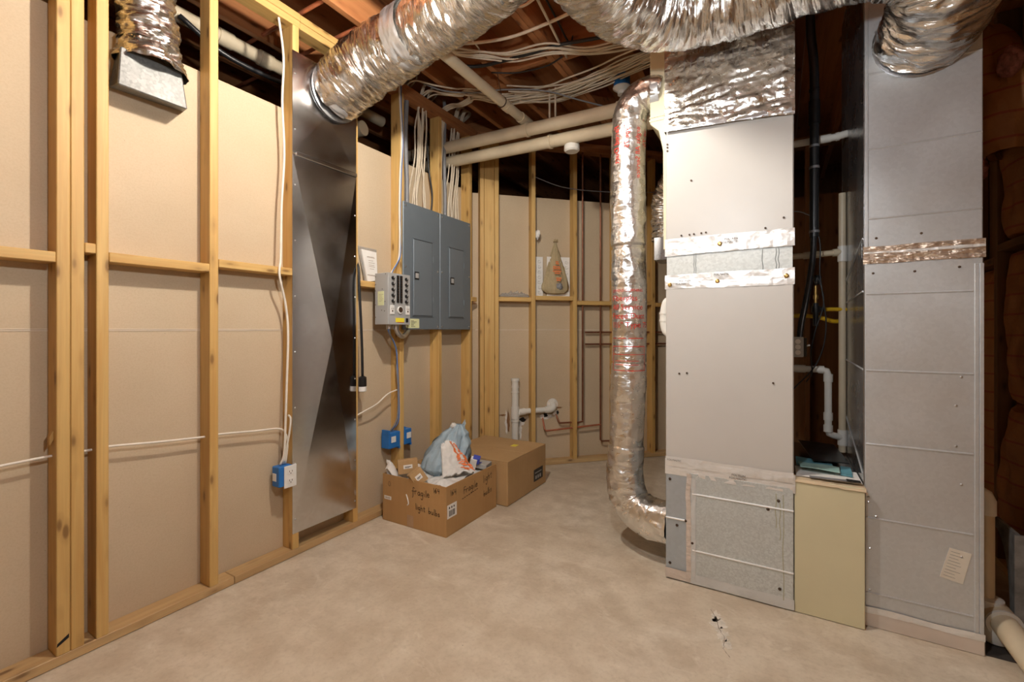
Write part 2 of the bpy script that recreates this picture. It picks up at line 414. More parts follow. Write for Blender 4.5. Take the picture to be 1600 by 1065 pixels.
for (a, b, z) in ((-.09, .27, 1.50), (.31, .569, 1.501), (.648, .680, 1.548), (.72, 1.080, 1.522), (1.12, 1.490, 1.549), (1.93, 2.29, 1.529), (3.14, 3.21, 1.501), (-.50, -.13, 1.52)):
    MB().box(-.089, 0.001, a, b, z-.038, z).build('blocking', 'wood_y', wl, bevel=0.0025)
for (a, b) in ((-2.6, -1.74), (-1.738, .70), (.702, 3.23)):
    for (z0, z1) in ((.012, 1.2197), (1.2203, 2.43)):
        MB().box(-.102, -.0895, a, b, z0, z1).build('drywall_panel', 'drywall', wl)
    MB().box(-.0897, -.0875, a, b, 1.2150, 1.2190).box(-.0897, -.0875, a, b, 1.2212, 1.2245).build('paper_edge', 'seam', wl)
# faint stamped number seen from the back of the sheet, mirrored
mt = plane_mt((-.0892, .52, 1.165), (0, -1, 0), (0, 0, 1))
text('2810 0', 0.022, (-.0892, .545, 1.163), (0, -1, 0), (0, 0, 1), 'greyink', wl, 'stamped_number', 1.6)
text('OM', 0.018, (-.0892, .80, 1.166), (0, -1, 0), (0, 0, 1), 'greyink', wl, 'stamped_number', 1.6)
sp = MB().prism([(0, 0), (.012, .03), (.008, .075), (-.004, .04)], .02, plane_mt((-.03, .560, .80), (0, -1, .4), (0, .4, 1)))
sp.build('splinter', 'wood_z', wl)
MB().prism([(0, 0), (.033, .020), (.033, .034), (.002, .012)], .0012, plane_mt((.0, .571, .072), (0, 1, 0), (0, 0, 1))).build('notch', 'dark', wl)

R45 = math.radians(45)
wb = struct(thing('wall_back', (0, 3.215, 0), rz=R45))     # local x runs along the wall, local -y faces the room
def BL(s, off, z): return Vector((s, off, z))
def bstud(s0, s1, d0=0.0, d1=.089): MB().box(s0, s1, d0, d1, .038, 2.86).build('stud', 'wood_z', wb, bevel=0.0025, local=True)
bstud(.025, .062); bstud(.064, .153, 0, .038); bstud(.155, .193)
for c in (.511, .91, 1.316, 1.716, 2.12, 2.53): bstud(c-.019, c+.019)
MB().box(.0, 3.3, 0, .089, .002, .038).build('bottom_plate', 'plate_x', wb, bevel=.002, local=True)
MB().box(.0, 3.3, 0, .089, 2.86, 2.898).build('top_plate', 'joist_x', wb, bevel=.002, local=True)
MB().box(.0, 3.3, 0, .089, 2.899, 2.937).build('top_plate', 'joist_x', wb, bevel=.002, local=True)
for (a, b, z) in ((.194, .491, 1.509), (.531, .890, 1.525), (.930, 1.296, 1.487), (1.336, 1.696, 1.495), (1.736, 2.10, 1.48)):
    MB().box(a, b, -.001, .089, z-.038, z).build('blocking', 'wood_x', wb, bevel=.0025, local=True)
for (z0, z1) in ((.012, 1.2197), (1.2203, 2.43)):
    for (a, b) in ((-.03, 1.716), (1.718, 3.3)):
        MB().box(a, b, .0895, .102, z0, z1).build('drywall_panel', 'drywall', wb, local=True)
MB().box(.0, 3.3, .0875, .0897, 1.2150, 1.2190).box(0, 3.3, .0875, .0897, 1.2212, 1.2245).build('paper_edge', 'seam', wb, local=True)
def blob_poly(n, rx, ry, seed): return [(rx*math.cos(a)*(1+.45*nz((math.cos(a), math.sin(a), seed), 2.2)), ry*math.sin(a)*(1+.45*nz((math.cos(a), math.sin(a), seed+4), 2.2))) for a in [2*math.pi*i/n for i in range(n)]]
def jag_poly(n, rx, ry, seed):
    rr = random.Random(seed); return [(rx*math.cos(a)*rr.uniform(.55, 1.25), ry*math.sin(a)*rr.uniform(.6, 1.15)) for a in [2*math.pi*i/n for i in range(n)]]
for (s, z, rx, ry, sd, mat) in ((.283, .385, .014, .13, 1, 'gypsum'), (.300, .39, .013, .12, 7, 'oldwood_z'), (.410, .33, .016, .11, 2, 'gypsum'), (.432, .405, .030, .022, 6, 'dark'), (.425, .375, .028, .03, 12, 'gypsum'), (.66, .425, .065, .026, 3, 'gypsum'), (.652, .438, .022, .025, 8, 'dark'), (.752, .45, .026, .035, 4, 'gypsum'), (.77, .455, .014, .02, 9, 'dark'), (.25, .455, .03, .008, 10, 'oldwood_z'), (.785, .50, .03, .006, 11, 'oldwood_z')):
    MB().prism(jag_poly(22, rx, ry, sd), .004 if mat == 'gypsum' else .005, plane_mt((s, .0893, z), (1, 0, 0), (0, 0, 1))).build('torn_edge' if mat == 'gypsum' else 'broken_hole', mat, wb, local=True)

def outer(name, *b, mat='drywall'): return struct(MB().box(*b).build(name, mat))
outer('wall_outer_left', -3.62, -3.55, -2.7, 6.6, 0, 3.17, mat='oldwood_z')
outer('wall_outer_back', -3.6, 3.45, 6.5, 6.56, 0, 3.17, mat='oldwood_z')
outer('wall_front', -3.6, 3.45, -2.7, -2.64, 0, 3.17)
wr2 = struct(thing('wall_rear', (1.2, 4.80, 0)))
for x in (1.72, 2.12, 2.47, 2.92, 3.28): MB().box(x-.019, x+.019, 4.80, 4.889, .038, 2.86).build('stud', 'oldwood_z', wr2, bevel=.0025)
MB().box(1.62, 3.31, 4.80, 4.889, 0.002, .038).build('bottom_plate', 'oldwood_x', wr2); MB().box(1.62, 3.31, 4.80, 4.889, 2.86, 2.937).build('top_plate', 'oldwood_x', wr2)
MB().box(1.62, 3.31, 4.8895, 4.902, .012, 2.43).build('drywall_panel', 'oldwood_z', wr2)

wr = struct(thing('wall_right', (3.22, 0, 0)))
for y in (-2.2, -1.79, -1.38, -.97, -.56, -.15, .26, .67, 1.08, 1.49, 1.90, 2.49, 2.90, 3.31, 3.72, 4.13, 4.54):
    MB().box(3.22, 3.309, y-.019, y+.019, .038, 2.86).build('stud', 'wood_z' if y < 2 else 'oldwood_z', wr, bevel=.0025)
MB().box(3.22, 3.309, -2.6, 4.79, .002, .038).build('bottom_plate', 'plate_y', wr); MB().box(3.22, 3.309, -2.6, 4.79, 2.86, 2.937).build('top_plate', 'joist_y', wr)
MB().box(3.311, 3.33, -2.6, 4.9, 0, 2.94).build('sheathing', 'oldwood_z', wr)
for (a, b, z) in ((2.92, 3.29, 1.66), (3.33, 3.70, 1.60), (2.51, 2.88, 1.62)):
    MB().box(3.219, 3.309, a, b, z-.038, z).build('blocking', 'oldwood_y', wr, bevel=.0025)

# ------------------------------------------------------------ insulation batts on the right wall
def batt(y0, y1, z0, z1, bulge, seed, label):
    m = MB()
    def fn(u, v):
        y = y0+(y1-y0)*u; z = z0+(z1-z0)*v
        e = (math.sin(math.pi*min(1, max(0, u)))**.35)*(math.sin(math.pi*v)**.2)
        x = 3.295-.06*e-bulge*e*(0.6+0.5*nz((0, y*5, z*4), 1, seed))-.018*nz((0, y*14, z*9), 1, seed+3)*e
        return Vector((x, y, z))
    m.grid(fn, 14, 36); m.box(3.29, 3.309, y0, y1, z0, z1)
    o = m.build('insulation_batt', 'kraft', None, True, at=(3.3, (y0+y1)/2, z0))
    return tag(o, label, 'insulation', 'kraft-faced batts between the right wall studs')
batt(2.925, 3.285, 1.665, 2.35, .07, 1, 'kraft-faced batt above the crosspiece on the dark right wall')
batt(2.925, 3.285, .85, 1.615, .03, 2, 'orange-lit kraft-faced batt with red print below the crosspiece')
batt(2.925, 3.285, .05, .845, .07, 3, 'lowest kraft-faced batt behind the grey arched board')
batt(3.335, 3.695, .05, 1.555, .04, 4, 'tall kraft-faced batt just past the dark wall stud')
bt = thing('drooping_insulation', (3.16, 3.05, 2.05), 'folded kraft insulation batt drooping off the wall right of the tall duct', 'insulation')
m = MB()
def fn(u, v):
    a = 2*math.pi*u; h = v
    r = .17*math.sin(math.pi*min(1, .12+.8*h))**.7
    c = Vector((3.17-.06*h, 3.02+.05*h, 2.05+.62*h))
    k = 1+.30*nz((math.cos(a)*1.5, math.sin(a)*1.5, h*3), 1, 5)+.10*nz((math.cos(a)*5, math.sin(a)*5, h*6), 1, 8)
    return c+Vector((math.cos(a)*r*.75*k, math.sin(a)*r*1.1*k, 0))
m.grid(fn, 40, 30); m.build('kraft_face', 'kraft', bt, True)
def lump(mb, c, r, seed, n=14, amp=.3):
    c = Vector(c)
    def g(u, v):
        a = 2*math.pi*u; b = math.pi*(v-.5); d = Vector((math.cos(a)*math.cos(b), math.sin(a)*math.cos(b), math.sin(b)))
        k = 1+amp*nz(d*2.3, 1, seed); return c+Vector((d.x*r[0], d.y*r[1], d.z*r[2]))*k
    return mb.grid(g, n*2, n)
lump(MB(), (3.125, 2.83, 2.40), (.04, .06, .06), 3).build('fibre_edge', 'pink', bt, True)
lump(MB(), (3.13, 3.24, 2.06), (.045, .055, .07), 6).build('fibre_tuft', 'pink', bt, True)

# ------------------------------------------------------------ ducts: foil tubes
def duct(path, r, name, mat, parent=None, at=None, nseg=260, n=48, amp=.018, seed=0.0, freq=14.0, along=1.0, rfun=None, afun=None):
    P = catmull(path, 24)
    L = [0.0]
    for i in range(1, len(P)): L.append(L[-1]+(P[i]-P[i-1]).length)
    Q = []; j = 0
    for i in range(nseg+1):
        d = L[-1]*i/nseg
        while j < len(L)-2 and L[j+1] < d: j += 1
        t = (d-L[j])/max(1e-9, L[j+1]-L[j]); Q.append(P[j].lerp(P[j+1], min(1, t)))
    T, F = frames(Q)
    m = MB(); m.uv = {}; vs = []; fs = []
    for i, p in enumerate(Q):
        d = L[-1]*i/nseg
        rr = rfun(d/L[-1]) if rfun else r
        for k in range(n+1):
            a = 2*math.pi*k/n
            ca, sa = math.cos(a), math.sin(a)
            w = noise.noise(Vector((ca*1.6+seed, sa*1.6, d*freq*along)))
            w2 = noise.noise(Vector((ca*4+seed, sa*4+9, d*freq*1.9*along)))
            w3 = noise.noise(Vector((ca*.8, sa*.8+seed, d*2.2)))
            if afun and k == 0: amp_ = amp*afun(p)
            elif not afun: amp_ = amp
            q = rr+amp_*(-abs(w)*1.3+.4)+amp_*.5*(-abs(w2)+.2)+amp_*.7*w3
            vs.append(p+(F[i][0]*ca+F[i][1]*sa)*q); m.uv[i*(n+1)+k] = (a*r, d)
    for i in range(nseg):
        for k in range(n): fs.append((i*(n+1)+k, i*(n+1)+k+1, (i+1)*(n+1)+k+1, (i+1)*(n+1)+k))
    m.v = vs; m.f = fs
    m.Q = Q; m.F = F
    return m, m.build(name, mat, parent, 'all', at=at)

# trunk flex duct over the furnace, ending on the return tower
du = thing('trunk_flex_duct', (1.9, 1.9, 2.45), 'large crumpled foil flex duct crossing above the furnace into the tall grey duct', 'duct')
bp = [(1.63, -2.3, 2.62), (1.63, -.8, 2.61), (1.62, .4, 2.61), (1.625, 1.3, 2.605), (1.66, 1.72, 2.60), (1.80, 1.98, 2.60), (2.05, 2.06, 2.60), (2.35, 2.03, 2.585), (2.57, 1.98, 2.545), (2.72, 2.03, 2.475), (2.75, 2.18, 2.405), (2.735, 2.36, 2.375)]
duct(bp, .158, 'foil_sleeve', 'foil', du, nseg=620, n=56, amp=.024, seed=2, freq=16)
MB().lathe((2.735, 2.352, 2.375), (0, -1, 0), [(.160, -.005), (.160, .003), (.15, .006)], 32).build('collar', 'galvdark', du, True)
# branch flex duct from the left wall pan
da = thing('branch_flex_duct', (0.02, 1.76, 2.44), 'foil flex duct rising from the sheet metal panel on the left stud wall', 'duct')
ap = [(0.016, 1.755, 2.60), (.05, 1.757, 2.612), (.14, 1.77, 2.665), (.29, 1.80, 2.735), (.6, 1.785, 2.775), (.92, 1.75, 2.78), (1.2, 1.67, 2.785), (1.39, 1.58, 2.775), (1.55, 1.50, 2.72)]
duct(ap, .148, 'foil_sleeve', 'foil', da, nseg=340, n=56, amp=.022, seed=7, freq=13, rfun=lambda t: .150+.012*math.sin(t*9))
MB().lathe((0.012, 1.755, 2.60), (1, 0, 0), [(.160, 0), (.160, .004), (.15, .010)], 36).build('collar', 'greytape', da, True)
duct([(.016, 1.755, 2.600), (.035, 1.756, 2.606), (.05, 1.757, 2.612)], .155, 'foil_tape', 'greytape', da, nseg=16, n=56, amp=.012, seed=4, freq=40)
duct([(.50, 1.788, 2.765), (.55, 1.786, 2.77), (.61, 1.784, 2.775)], .158, 'foil_tape', 'greytape', da, nseg=16, n=56, amp=.010, seed=5, freq=30)

# vertical wrapped duct left of the furnace
dv = thing('vertical_wrapped_duct', (1.53, 2.5, 0.1), 'tall foil-wrapped round duct with red print standing left of the furnace', 'duct')
VC = (1.527, 2.50)
vp = [(1.70, 2.52, 2.49), (1.635, 2.51, 2.50), (1.56, 2.50, 2.45), (1.53, 2.50, 2.33), (1.522, 2.5, 2.1), (1.522, 2.5, 1.8), (1.53, 2.5, 1.2), (1.515, 2.5, .65), (1.505, 2.5, .42), (1.53, 2.49, .28), (1.62, 2.46, .225), (1.775, 2.42, .225)]
def vr(t):
    return .094+.0012*math.sin(t*31)-.008*(1 if .355 < t < .362 or .60 < t < .606 else 0)+(.006 if t > .78 else 0)
duct(vp, .094, 'foil_sleeve', 'foil2', dv, nseg=420, n=44, amp=.0075, seed=11, freq=8, rfun=vr, afun=lambda p: .22 if .97 < p.z < 1.50 or 1.95 < p.z < 2.36 else (2.4 if p.z > 2.36 or p.z < .5 else 1.0))
def wrap_text(lines, parent, cx, cy, r, zt, size, a0, rot=False, mat='redink', gap=1.12):
    """print that follows the round surface; a0 = angle of the left end"""
    for i, (s, k) in enumerate(lines):
        vs, fs = text_polys(s, size*k)
        m = MB()
        for x, y in vs:
            if rot: u, w = i*size*gap+size*.8-y, -x
            else: u, w = x, -i*size*gap+y
            a = a0+u/r
            m.v.append(Vector((cx+math.cos(a)*r, cy+math.sin(a)*r, zt+w)))
        m.f = fs
        m.build('red_print', mat, parent)
PA = math.radians(-136)
wrap_text([('OWENS-CORNING', .5), ('Fiberglas', 1.0), ('All Service', 1.0), ('Faced Duct', 1.0), ('1½" Type 75', 1.0)], dv, 1.5285, 2.5, .0975, 1.425, .043, PA)
box_lines = MB()
for (u0, u1, z0, z1) in ((.0, .03, 1.172, 1.176), (.04, .09, 1.172, 1.176), (.10, .19, 1.172, 1.176), (0, .20, 1.128, 1.132), (0, .20, .998, 1.002), (0, .004, 1.0, 1.13), (.196, .2, 1.0, 1.13), (.0, .2, 1.085, 1.088), (.02, .16, 1.05, 1.053), (.02, .16, 1.03, 1.033)):
    nn = 10
    for i in range(nn):
        aa = [PA+(u0+(u1-u0)*k/nn)/.0975 for k in (i, i+1)]
        box_lines.add([(1.529+math.cos(a)*.0975, 2.5+math.sin(a)*.0975, z) for z in (z0, z1) for a in aa], [(0, 1, 3, 2)])
box_lines.build('red_print', 'redink', dv)
wrap_text([('Fiberglas All Service', .8), ('Type 75', .9)], dv, 1.5235, 2.5, .0975, 2.36, .05, math.radians(-58), True)
wrap_text([('Faced Duct', .9), ('Type 75', .8)], dv, 1.5235, 2.5, .0975, 2.33, .05, math.radians(-128), True)
# small dark flex behind
df = thing('dark_flex_duct', (1.56, 3.3, 1.9), 'small dark crumpled foil flex duct behind the vertical duct', 'duct')
duct([(1.72, 3.0, 2.32), (1.66, 3.15, 2.25), (1.58, 3.25, 2.15), (1.55, 3.3, 2.0), (1.555, 3.3, 1.85)], .085, 'foil_sleeve', 'foil', df, nseg=120, n=32, amp=.02, seed=3, freq=26)
MB().box(1.50, 1.70, 3.2, 3.4, 1.70, 1.86).build('boot', 'galvdark', df, bevel=.004)

# boot and flex between the first studs
bo = thing('register_boot', (-.01, .86, 2.15), 'galvanised duct boot with foil flex hanging high between the left wall studs', 'duct boot')
m = MB(); A = [(-.0885, .755, 2.185), (-.0885, .995, 2.185), (.085, .945, 2.155), (.085, .72, 2.155)]
A = [Vector((-.088, .745, 2.20)), Vector((-.088, 1.015, 2.21)), Vector((.035, .975, 2.175)), Vector((.035, .735, 2.175))]
Bq = [Vector((-.085, .765, 2.33)), Vector((-.085, .985, 2.33)), Vector((.03, .955, 2.33)), Vector((.03, .745, 2.33))]
m.add(A+Bq, [(3, 2, 1, 0), (4, 5, 6, 7), (0, 1, 5, 4), (1, 2, 6, 5), (2, 3, 7, 6), (3, 0, 4, 7)]).build('boot_body', 'bootmetal', bo, bevel=.004)
duct([(-.025, .862, 2.31), (-.025, .862, 2.36), (-.025, .855, 2.42)], .12, 'foil_wrap', 'wrapfoil', bo, nseg=60, n=40, amp=.024, seed=21, freq=22, rfun=lambda t: .122-.028*t)
duct([(-.025, .857, 2.40), (-.02, .85, 2.5), (-.015, .83, 2.65), (-.03, .82, 2.8), (-.2, .80, 2.90), (-.5, .78, 2.93)], .10, 'foil_sleeve', 'foil', bo, nseg=170, n=40, amp=.03, seed=23, freq=20)

# ------------------------------------------------------------ furnace
fu = thing('furnace', (2.035, 2.55, 0), 'tall cream furnace cabinet with taped seams and galvanised base', 'furnace')
X0, X1, Y0, Y1 = 1.767, 2.302, 2.30, 2.86
MB().box(X0, X1, Y0+.004, Y1, 1.62, 2.20).build('upper_cabinet', 'cab', fu, bevel=.004)
MB().box(X0, X1, Y0+.004, Y1, .56, 1.46).build('lower_cabinet', 'cab', fu, bevel=.004)
MB().box(X0+.004, X1-.004, Y0+.008, Y1-.004, 1.459, 1.621).build('galvanised_band', m_galv('pale galvanised band', (.60, .62, .60), .35, .5, 110, .12), fu)
def strip(mat, x0, x1, z0, z1, y=Y0+.004, sl=0.0, amp=.0035, seed=0, parent=fu, name='foil_tape', wob=.004):
    m = MB(); nu, nv = 60, 6
    def fn(u, v):
        x = x0+(x1-x0)*u; zz = z0+(z1-z0)*v+sl*u+wob*nz((x*7, v*2, seed), 1, seed)
        return Vector((x, y-.0015-amp*abs(nz((x*22, zz*30, seed), 1, seed)), zz))
    m.grid(fn, nu, nv, lambda u, v: ((x1-x0)*u, (z1-z0)*v))
    return m.build(name, mat, parent, True)
strip('tape', X0-.004, X1+.004, 1.583, 1.662, sl=-.0, amp=.006, seed=1)
strip('tape', X0-.004, X1+.004, 1.418, 1.488, amp=.004, seed=2)
strip('tape', X0-.003, X1+.006, .513, .592, amp=.006, seed=3)
strip('tape', X0, X1, .555, .600, amp=.004, seed=9, y=Y0+.001)
text('POLYKEN', .013, (2.03, Y0-.004, 1.634), (1, 0, 0), (0, 0, 1), 'ink', fu, 'tape_print')
text('FOILMASTIC', .013, (2.015, Y0-.004, 1.619), (1, 0, 0), (0, 0, 1), 'ink', fu, 'tape_print')
text('POLYKEN', .012, (1.83, Y0-.004, 1.452), (1, 0, 0), (0, 0, 1), 'ink', fu, 'tape_print')
text('FOILMASTIC', .012, (1.815, Y0-.004, 1.438), (1, 0, 0), (0, 0, 1), 'ink', fu, 'tape_print')
text('FOILMASTIC', .012, (1.985, Y0-.004, 1.474), (1, 0, 0), (0, 0, 1), 'ink', fu, 'tape_print')
text('POLYKEN', .013, (2.06, Y0-.006, .553), (1, 0, 0), (0, 0, 1), 'ink', fu, 'tape_print')
text('FOILMASTIC', .013, (2.05, Y0-.006, .538), (1, 0, 0), (0, 0, 1), 'ink', fu, 'tape_print')
text('FOILMASTIC', .012, (1.775, Y0-.006, .582), (1, 0, 0), (0, 0, 1), 'ink', fu, 'tape_print')
for (x, z) in ((1.84, 1.676), (1.877, 1.676), (1.897, 1.677), (1.93, 1.678), (1.95, 1.679), (2.265, 1.71), (2.195, 1.672), (1.775, 2.115), (1.775, 2.13), (1.775, 2.098), (1.885, 1.935), (1.865, 1.012), (2.225, .985), (1.83, 1.008)):
    MB().cyl((x, Y0+.0045, z), (x, Y0-.0005, z), .0045, 10).build('screw', 'screwdark', fu)
for (x, z) in ((1.787, 1.44), (2.0, 1.447), (2.275, 1.455), (2.01, 1.62)):
    MB().lathe((x, Y0-.002, z), (0, -1, 0), [(.010, 0), (.009, .003), (.005, .005)], 14).build('screw', 'brass', fu)
# base box: narrow left sheet, wide spangled sheet, tape seam
MB().box(X0, 1.872, Y0+.003, Y1, .004, .535).build('base_side_sheet', m_galv('blue grey galvanised', (.50, .56, .62), .5, .4, 60, .05), fu, bevel=.003)
MB().box(1.873, X1, Y0+.001, Y1, .004, .535).build('base_front_sheet', 'spangle', fu, bevel=.003)
def vstrip(mat, x0, x1, z0, z1, y, seed):
    m = MB()
    m.grid(lambda u, v: Vector((x0+(x1-x0)*u+.004*nz((0, v*6, seed), 1, seed), y-.001-.004*abs(nz((u*3, v*14, seed), 1, seed)), z0+(z1-z0)*v)), 5, 40, lambda u, v: ((x1-x0)*u, (z1-z0)*v))
    m.build('foil_tape', mat, fu, True)
M['pinktape'] = m_foil('worn foil tape', (0.74, 0.66, 0.60), 0.35, (18, 30), 0.2, 0.35)
M['palet'] = m_foil('pale foil tape', (0.72, 0.74, 0.75), 0.35, (12, 20), 0.12, 0.35)
vstrip('pinktape', 1.862, 1.884, .01, .53, Y0, 1); vstrip('palet', 1.884, 1.906, .03, .51, Y0+.001, 2)
strip('palet', X0-.002, X1+.002, .008, .052, y=Y0+.002, amp=.002, seed=5, wob=.003)
strip('pinktape', X0-.002, 1.872, .008, .055, y=Y0+.001, amp=.002, seed=6, wob=.003)
for (x0, x1, z) in ((X0, 1.862, .30), (1.89, X1, .435), (1.89, X1, .165)):
    MB().tube([(x0, Y0+.001, z), (x1, Y0+.001, z)], .0045, 8).build('bead', 'tape', fu, True)
for (x, z) in ((1.787, .49), (1.787, .08), (1.86, .30), (1.82, .27), (1.89, .20), (2.245, .47), (2.205, .425), (2.25, .085)):
    MB().lathe((x, Y0+.001, z), (0, -1, 0), [(.007, 0), (.006, .003), (.003, .005)], 10).build('screw', 'screwdark', fu)
for (x, z0, z1) in ((2.235, .35, .50), (2.262, .04, .50), (2.25, .30, .46), (1.905, 1.49, 1.58), (2.185, 1.49, 1.58), (2.235, 1.49, 1.58), (2.245, 1.49, 1.58), (1.897, 1.49, 1.58)):
    yy = Y0+.0005 if z0 < 1 else Y0+.0075
    m = MB()
    m.grid(lambda u, v: Vector((x+.006*nz((0, v*3, x*9), 1)+(u-.5)*.0035, yy-.0004, z0+(z1-z0)*v)), 1, 14)
    m.build('drip_stain', plain('drip stain', (.42, .42, .30) if z0 < 1 else (.25, .27, .27), .6), fu)
# foil wrapped plenum on top
pl = thing('supply_plenum', (2.035, 2.57, 2.185), 'crinkled foil-wrapped plenum box on top of the furnace', 'plenum')
m = MB()
def fcr(x, z):
    k = max(0, min(1, (2.46-z)/.2))
    return .006*nz((x*7, 0, z*9), 1, 1)+(.020*abs(nz((x*5+z*9, 2, z*22-x*6), 1, 2))+.010*abs(nz((x*16, 4, z*40), 1, 3)))*k
PX0, PX1, PZ0, PZ1 = 1.764, 2.306, 2.165, 2.62
def front(u, v):
    x = PX0+(PX1-PX0)*u; z = PZ0+.018*(1-u)*(1-v)+(PZ1-PZ0)*v-.034*(u-.5)*(1-v)
    e = min(1, 12*u, 12*(1-u)); return Vector((x, 2.296-fcr(x, z)*e-.006, z))
m.grid(front, 90, 70, lambda u, v: (.55*u, .45*v))
m.grid(lambda u, v: Vector((PX0-.004*abs(nz((u*4, 0, v*9), 1, 4)), 2.86-(2.86-2.290)*u, PZ0+.02+(PZ1-PZ0-.02)*v)), 30, 30, lambda u, v: (.55*u, .45*v))
m.grid(lambda u, v: Vector((PX1+.004*abs(nz((u*4, 0, v*9), 1, 4)), 2.290+(2.86-2.290)*u, PZ0+(PZ1-PZ0)*v)), 30, 30, lambda u, v: (.55*u, .45*v))
m.box(PX0+.01, PX1-.01, 2.31, 2.858, 2.205, PZ1-.002)
m.build('foil_wrap', 'wrapfoil', pl, True)
m = MB(); m.grid(lambda u, v: Vector((PX0+.002+.53*u, 2.284-.004*abs(nz((u*9, v, 1), 1)), 2.198-.032*u+.022*v-.011)), 50, 4, lambda u, v: (.53*u, .03*v))
m.build('foil_tape', 'greytape', pl, True)
gl = MB()
for i in range(15):
    x = 1.85+i*.03
    gl.tube([(x, 2.2865, 2.61), (x+.008, 2.2865, 2.44)], .0007, 4, False); gl.tube([(x, 2.2865, 2.61), (x-.03, 2.2865, 2.46)], .0007, 4, False)
gl.build('scrim_thread', 'greytape', pl)
# cream take-off box on the furnace's left side
tk = thing('takeoff_box', (1.71, 2.6, 2.2), 'cream sheet metal take-off box high on the left of the furnace', 'duct box')
m = MB(); P = [(1.655, 2.80), (1.655, 2.315), (1.70, 2.27), (1.722, 2.16), (1.724, 1.64), (1.762, 1.64), (1.762, 2.80)]
m.prism(P, -.36, plane_mt((0, 2.45, 0), (1, 0, 0), (0, 0, 1)))
m.build('duct_body', 'creamduct', tk, bevel=.003)
MB().box(1.652, 1.764, 2.447, 2.452, 2.325, 2.335).box(1.652, 1.764, 2.447, 2.452, 2.345, 2.35).build('cleat', 'creamduct', tk)
MB().lathe((1.70, 2.50, 2.49), (-1, 0, 0), [(.08, 0), (.08, .05), (.082, .055)], 24).build('collar', 'galv', tk, True)
el = thing('condensate_elbow', (1.71, 2.40, 1.2), 'white rounded pvc fitting poking out left of the furnace', 'pipe fitting')
MB().tube([(1.775, 2.40, 1.37), (1.752, 2.40, 1.36), (1.74, 2.40, 1.31), (1.74, 2.40, 1.25), (1.752, 2.40, 1.21), (1.775, 2.40, 1.20)], .022, 14, sub=5).build('bend', 'pvc', el, True)
for z in (1.262, 1.30): MB().cyl((1.74, 2.40, z), (1.74, 2.40, z+.01), .025, 16).build('ring', 'pvc', el, True)

# return box with cream front, papers on it
rb = thing('return_box', (2.424, 2.6, 0), 'low box with cream front panel between the furnace and the tall duct', 'duct box')
MB().box(2.305, 2.548, 2.306, 2.312, .002, .575).build('front_panel', 'cream', rb, bevel=.002)
MB().box(2.305, 2.548, 2.313, 3.08, .004, .572).build('box_body', 'galvdark', rb)
m = MB(); m.grid(lambda u, v: Vector((2.302+.25*u, 2.300+.06*v, .577+.004*nz((u*9, v*3, 1), 1)-.006*u+.004*v-(.010 if v < .05 else 0))), 30, 8, lambda u, v: (.25*u, .06*v))
m.build('torn_edge', plain('torn tan paper', (.66, .52, .34), .7), rb, True)
def sheet(name, pts, z, mat, label, cat, th=.003, wav=.004, tilt=0.0, group='papers on the return box'):
    a, b, c, d = [Vector((p[0], p[1], 0)) for p in pts]
    m = MB()
    def g(u, v, s):
        q = a.lerp(b, u).lerp(d.lerp(c, u), v); return Vector((q.x, q.y, z+s+wav*nz((q.x*12, q.y*12, z*99), 1)+tilt*v))
    m.grid(lambda u, v: g(u, v, th), 10, 10); m.grid(lambda u, v: g(1-u, v, 0), 10, 10)
    for k in range(4):
        f = [lambda t: (t, 0), lambda t: (1, t), lambda t: (1-t, 1), lambda t: (0, 1-t)][k]
        m.grid(lambda u, v: g(*f(u), th*v), 10, 1)
    o = m.build(name, mat, None, at=(a.x, a.y, z)); return tag(o, label, cat, group)
sheet('folded_paper', [(2.312, 2.34), (2.545, 2.345), (2.545, 2.52), (2.312, 2.50)], .580, 'paper', 'white paper sheet at the bottom of the heap on the return box', 'paper', .003)
sheet('manual', [(2.318, 2.50), (2.46, 2.50), (2.46, 2.62), (2.318, 2.64)], .588, 'teal', 'teal booklet under the black card on the return box', 'booklet', .008)
sheet('booklet', [(2.33, 2.42), (2.475, 2.41), (2.48, 2.50), (2.325, 2.52)], .600, 'greentint', 'pale green booklet lying in front of the black card', 'booklet', .004, .005)
sheet('black_card', [(2.385, 2.545), (2.525, 2.565), (2.50, 2.95), (2.34, 2.97)], .606, 'darkcard', 'glossy black card lying on top of the paper heap', 'card', .004, .002)
sheet('blue_leaflet', [(2.478, 2.42), (2.52, 2.41), (2.528, 2.56), (2.49, 2.56)], .588, 'teal', 'narrow blue leaflet beside the pale green booklet', 'leaflet', .004)
sheet('black_tag', [(2.49, 2.325), (2.538, 2.328), (2.538, 2.352), (2.49, 2.35)], .590, 'darkcard', 'small black tag at the front right corner of the paper heap', 'tag', .003, .001)
sheet('grey_strip', [(2.36, 2.318), (2.49, 2.325), (2.49, 2.345), (2.36, 2.335)], .588, 'cablegrey', 'grey paper strip along the front edge of the heap', 'paper strip', .003, .002)

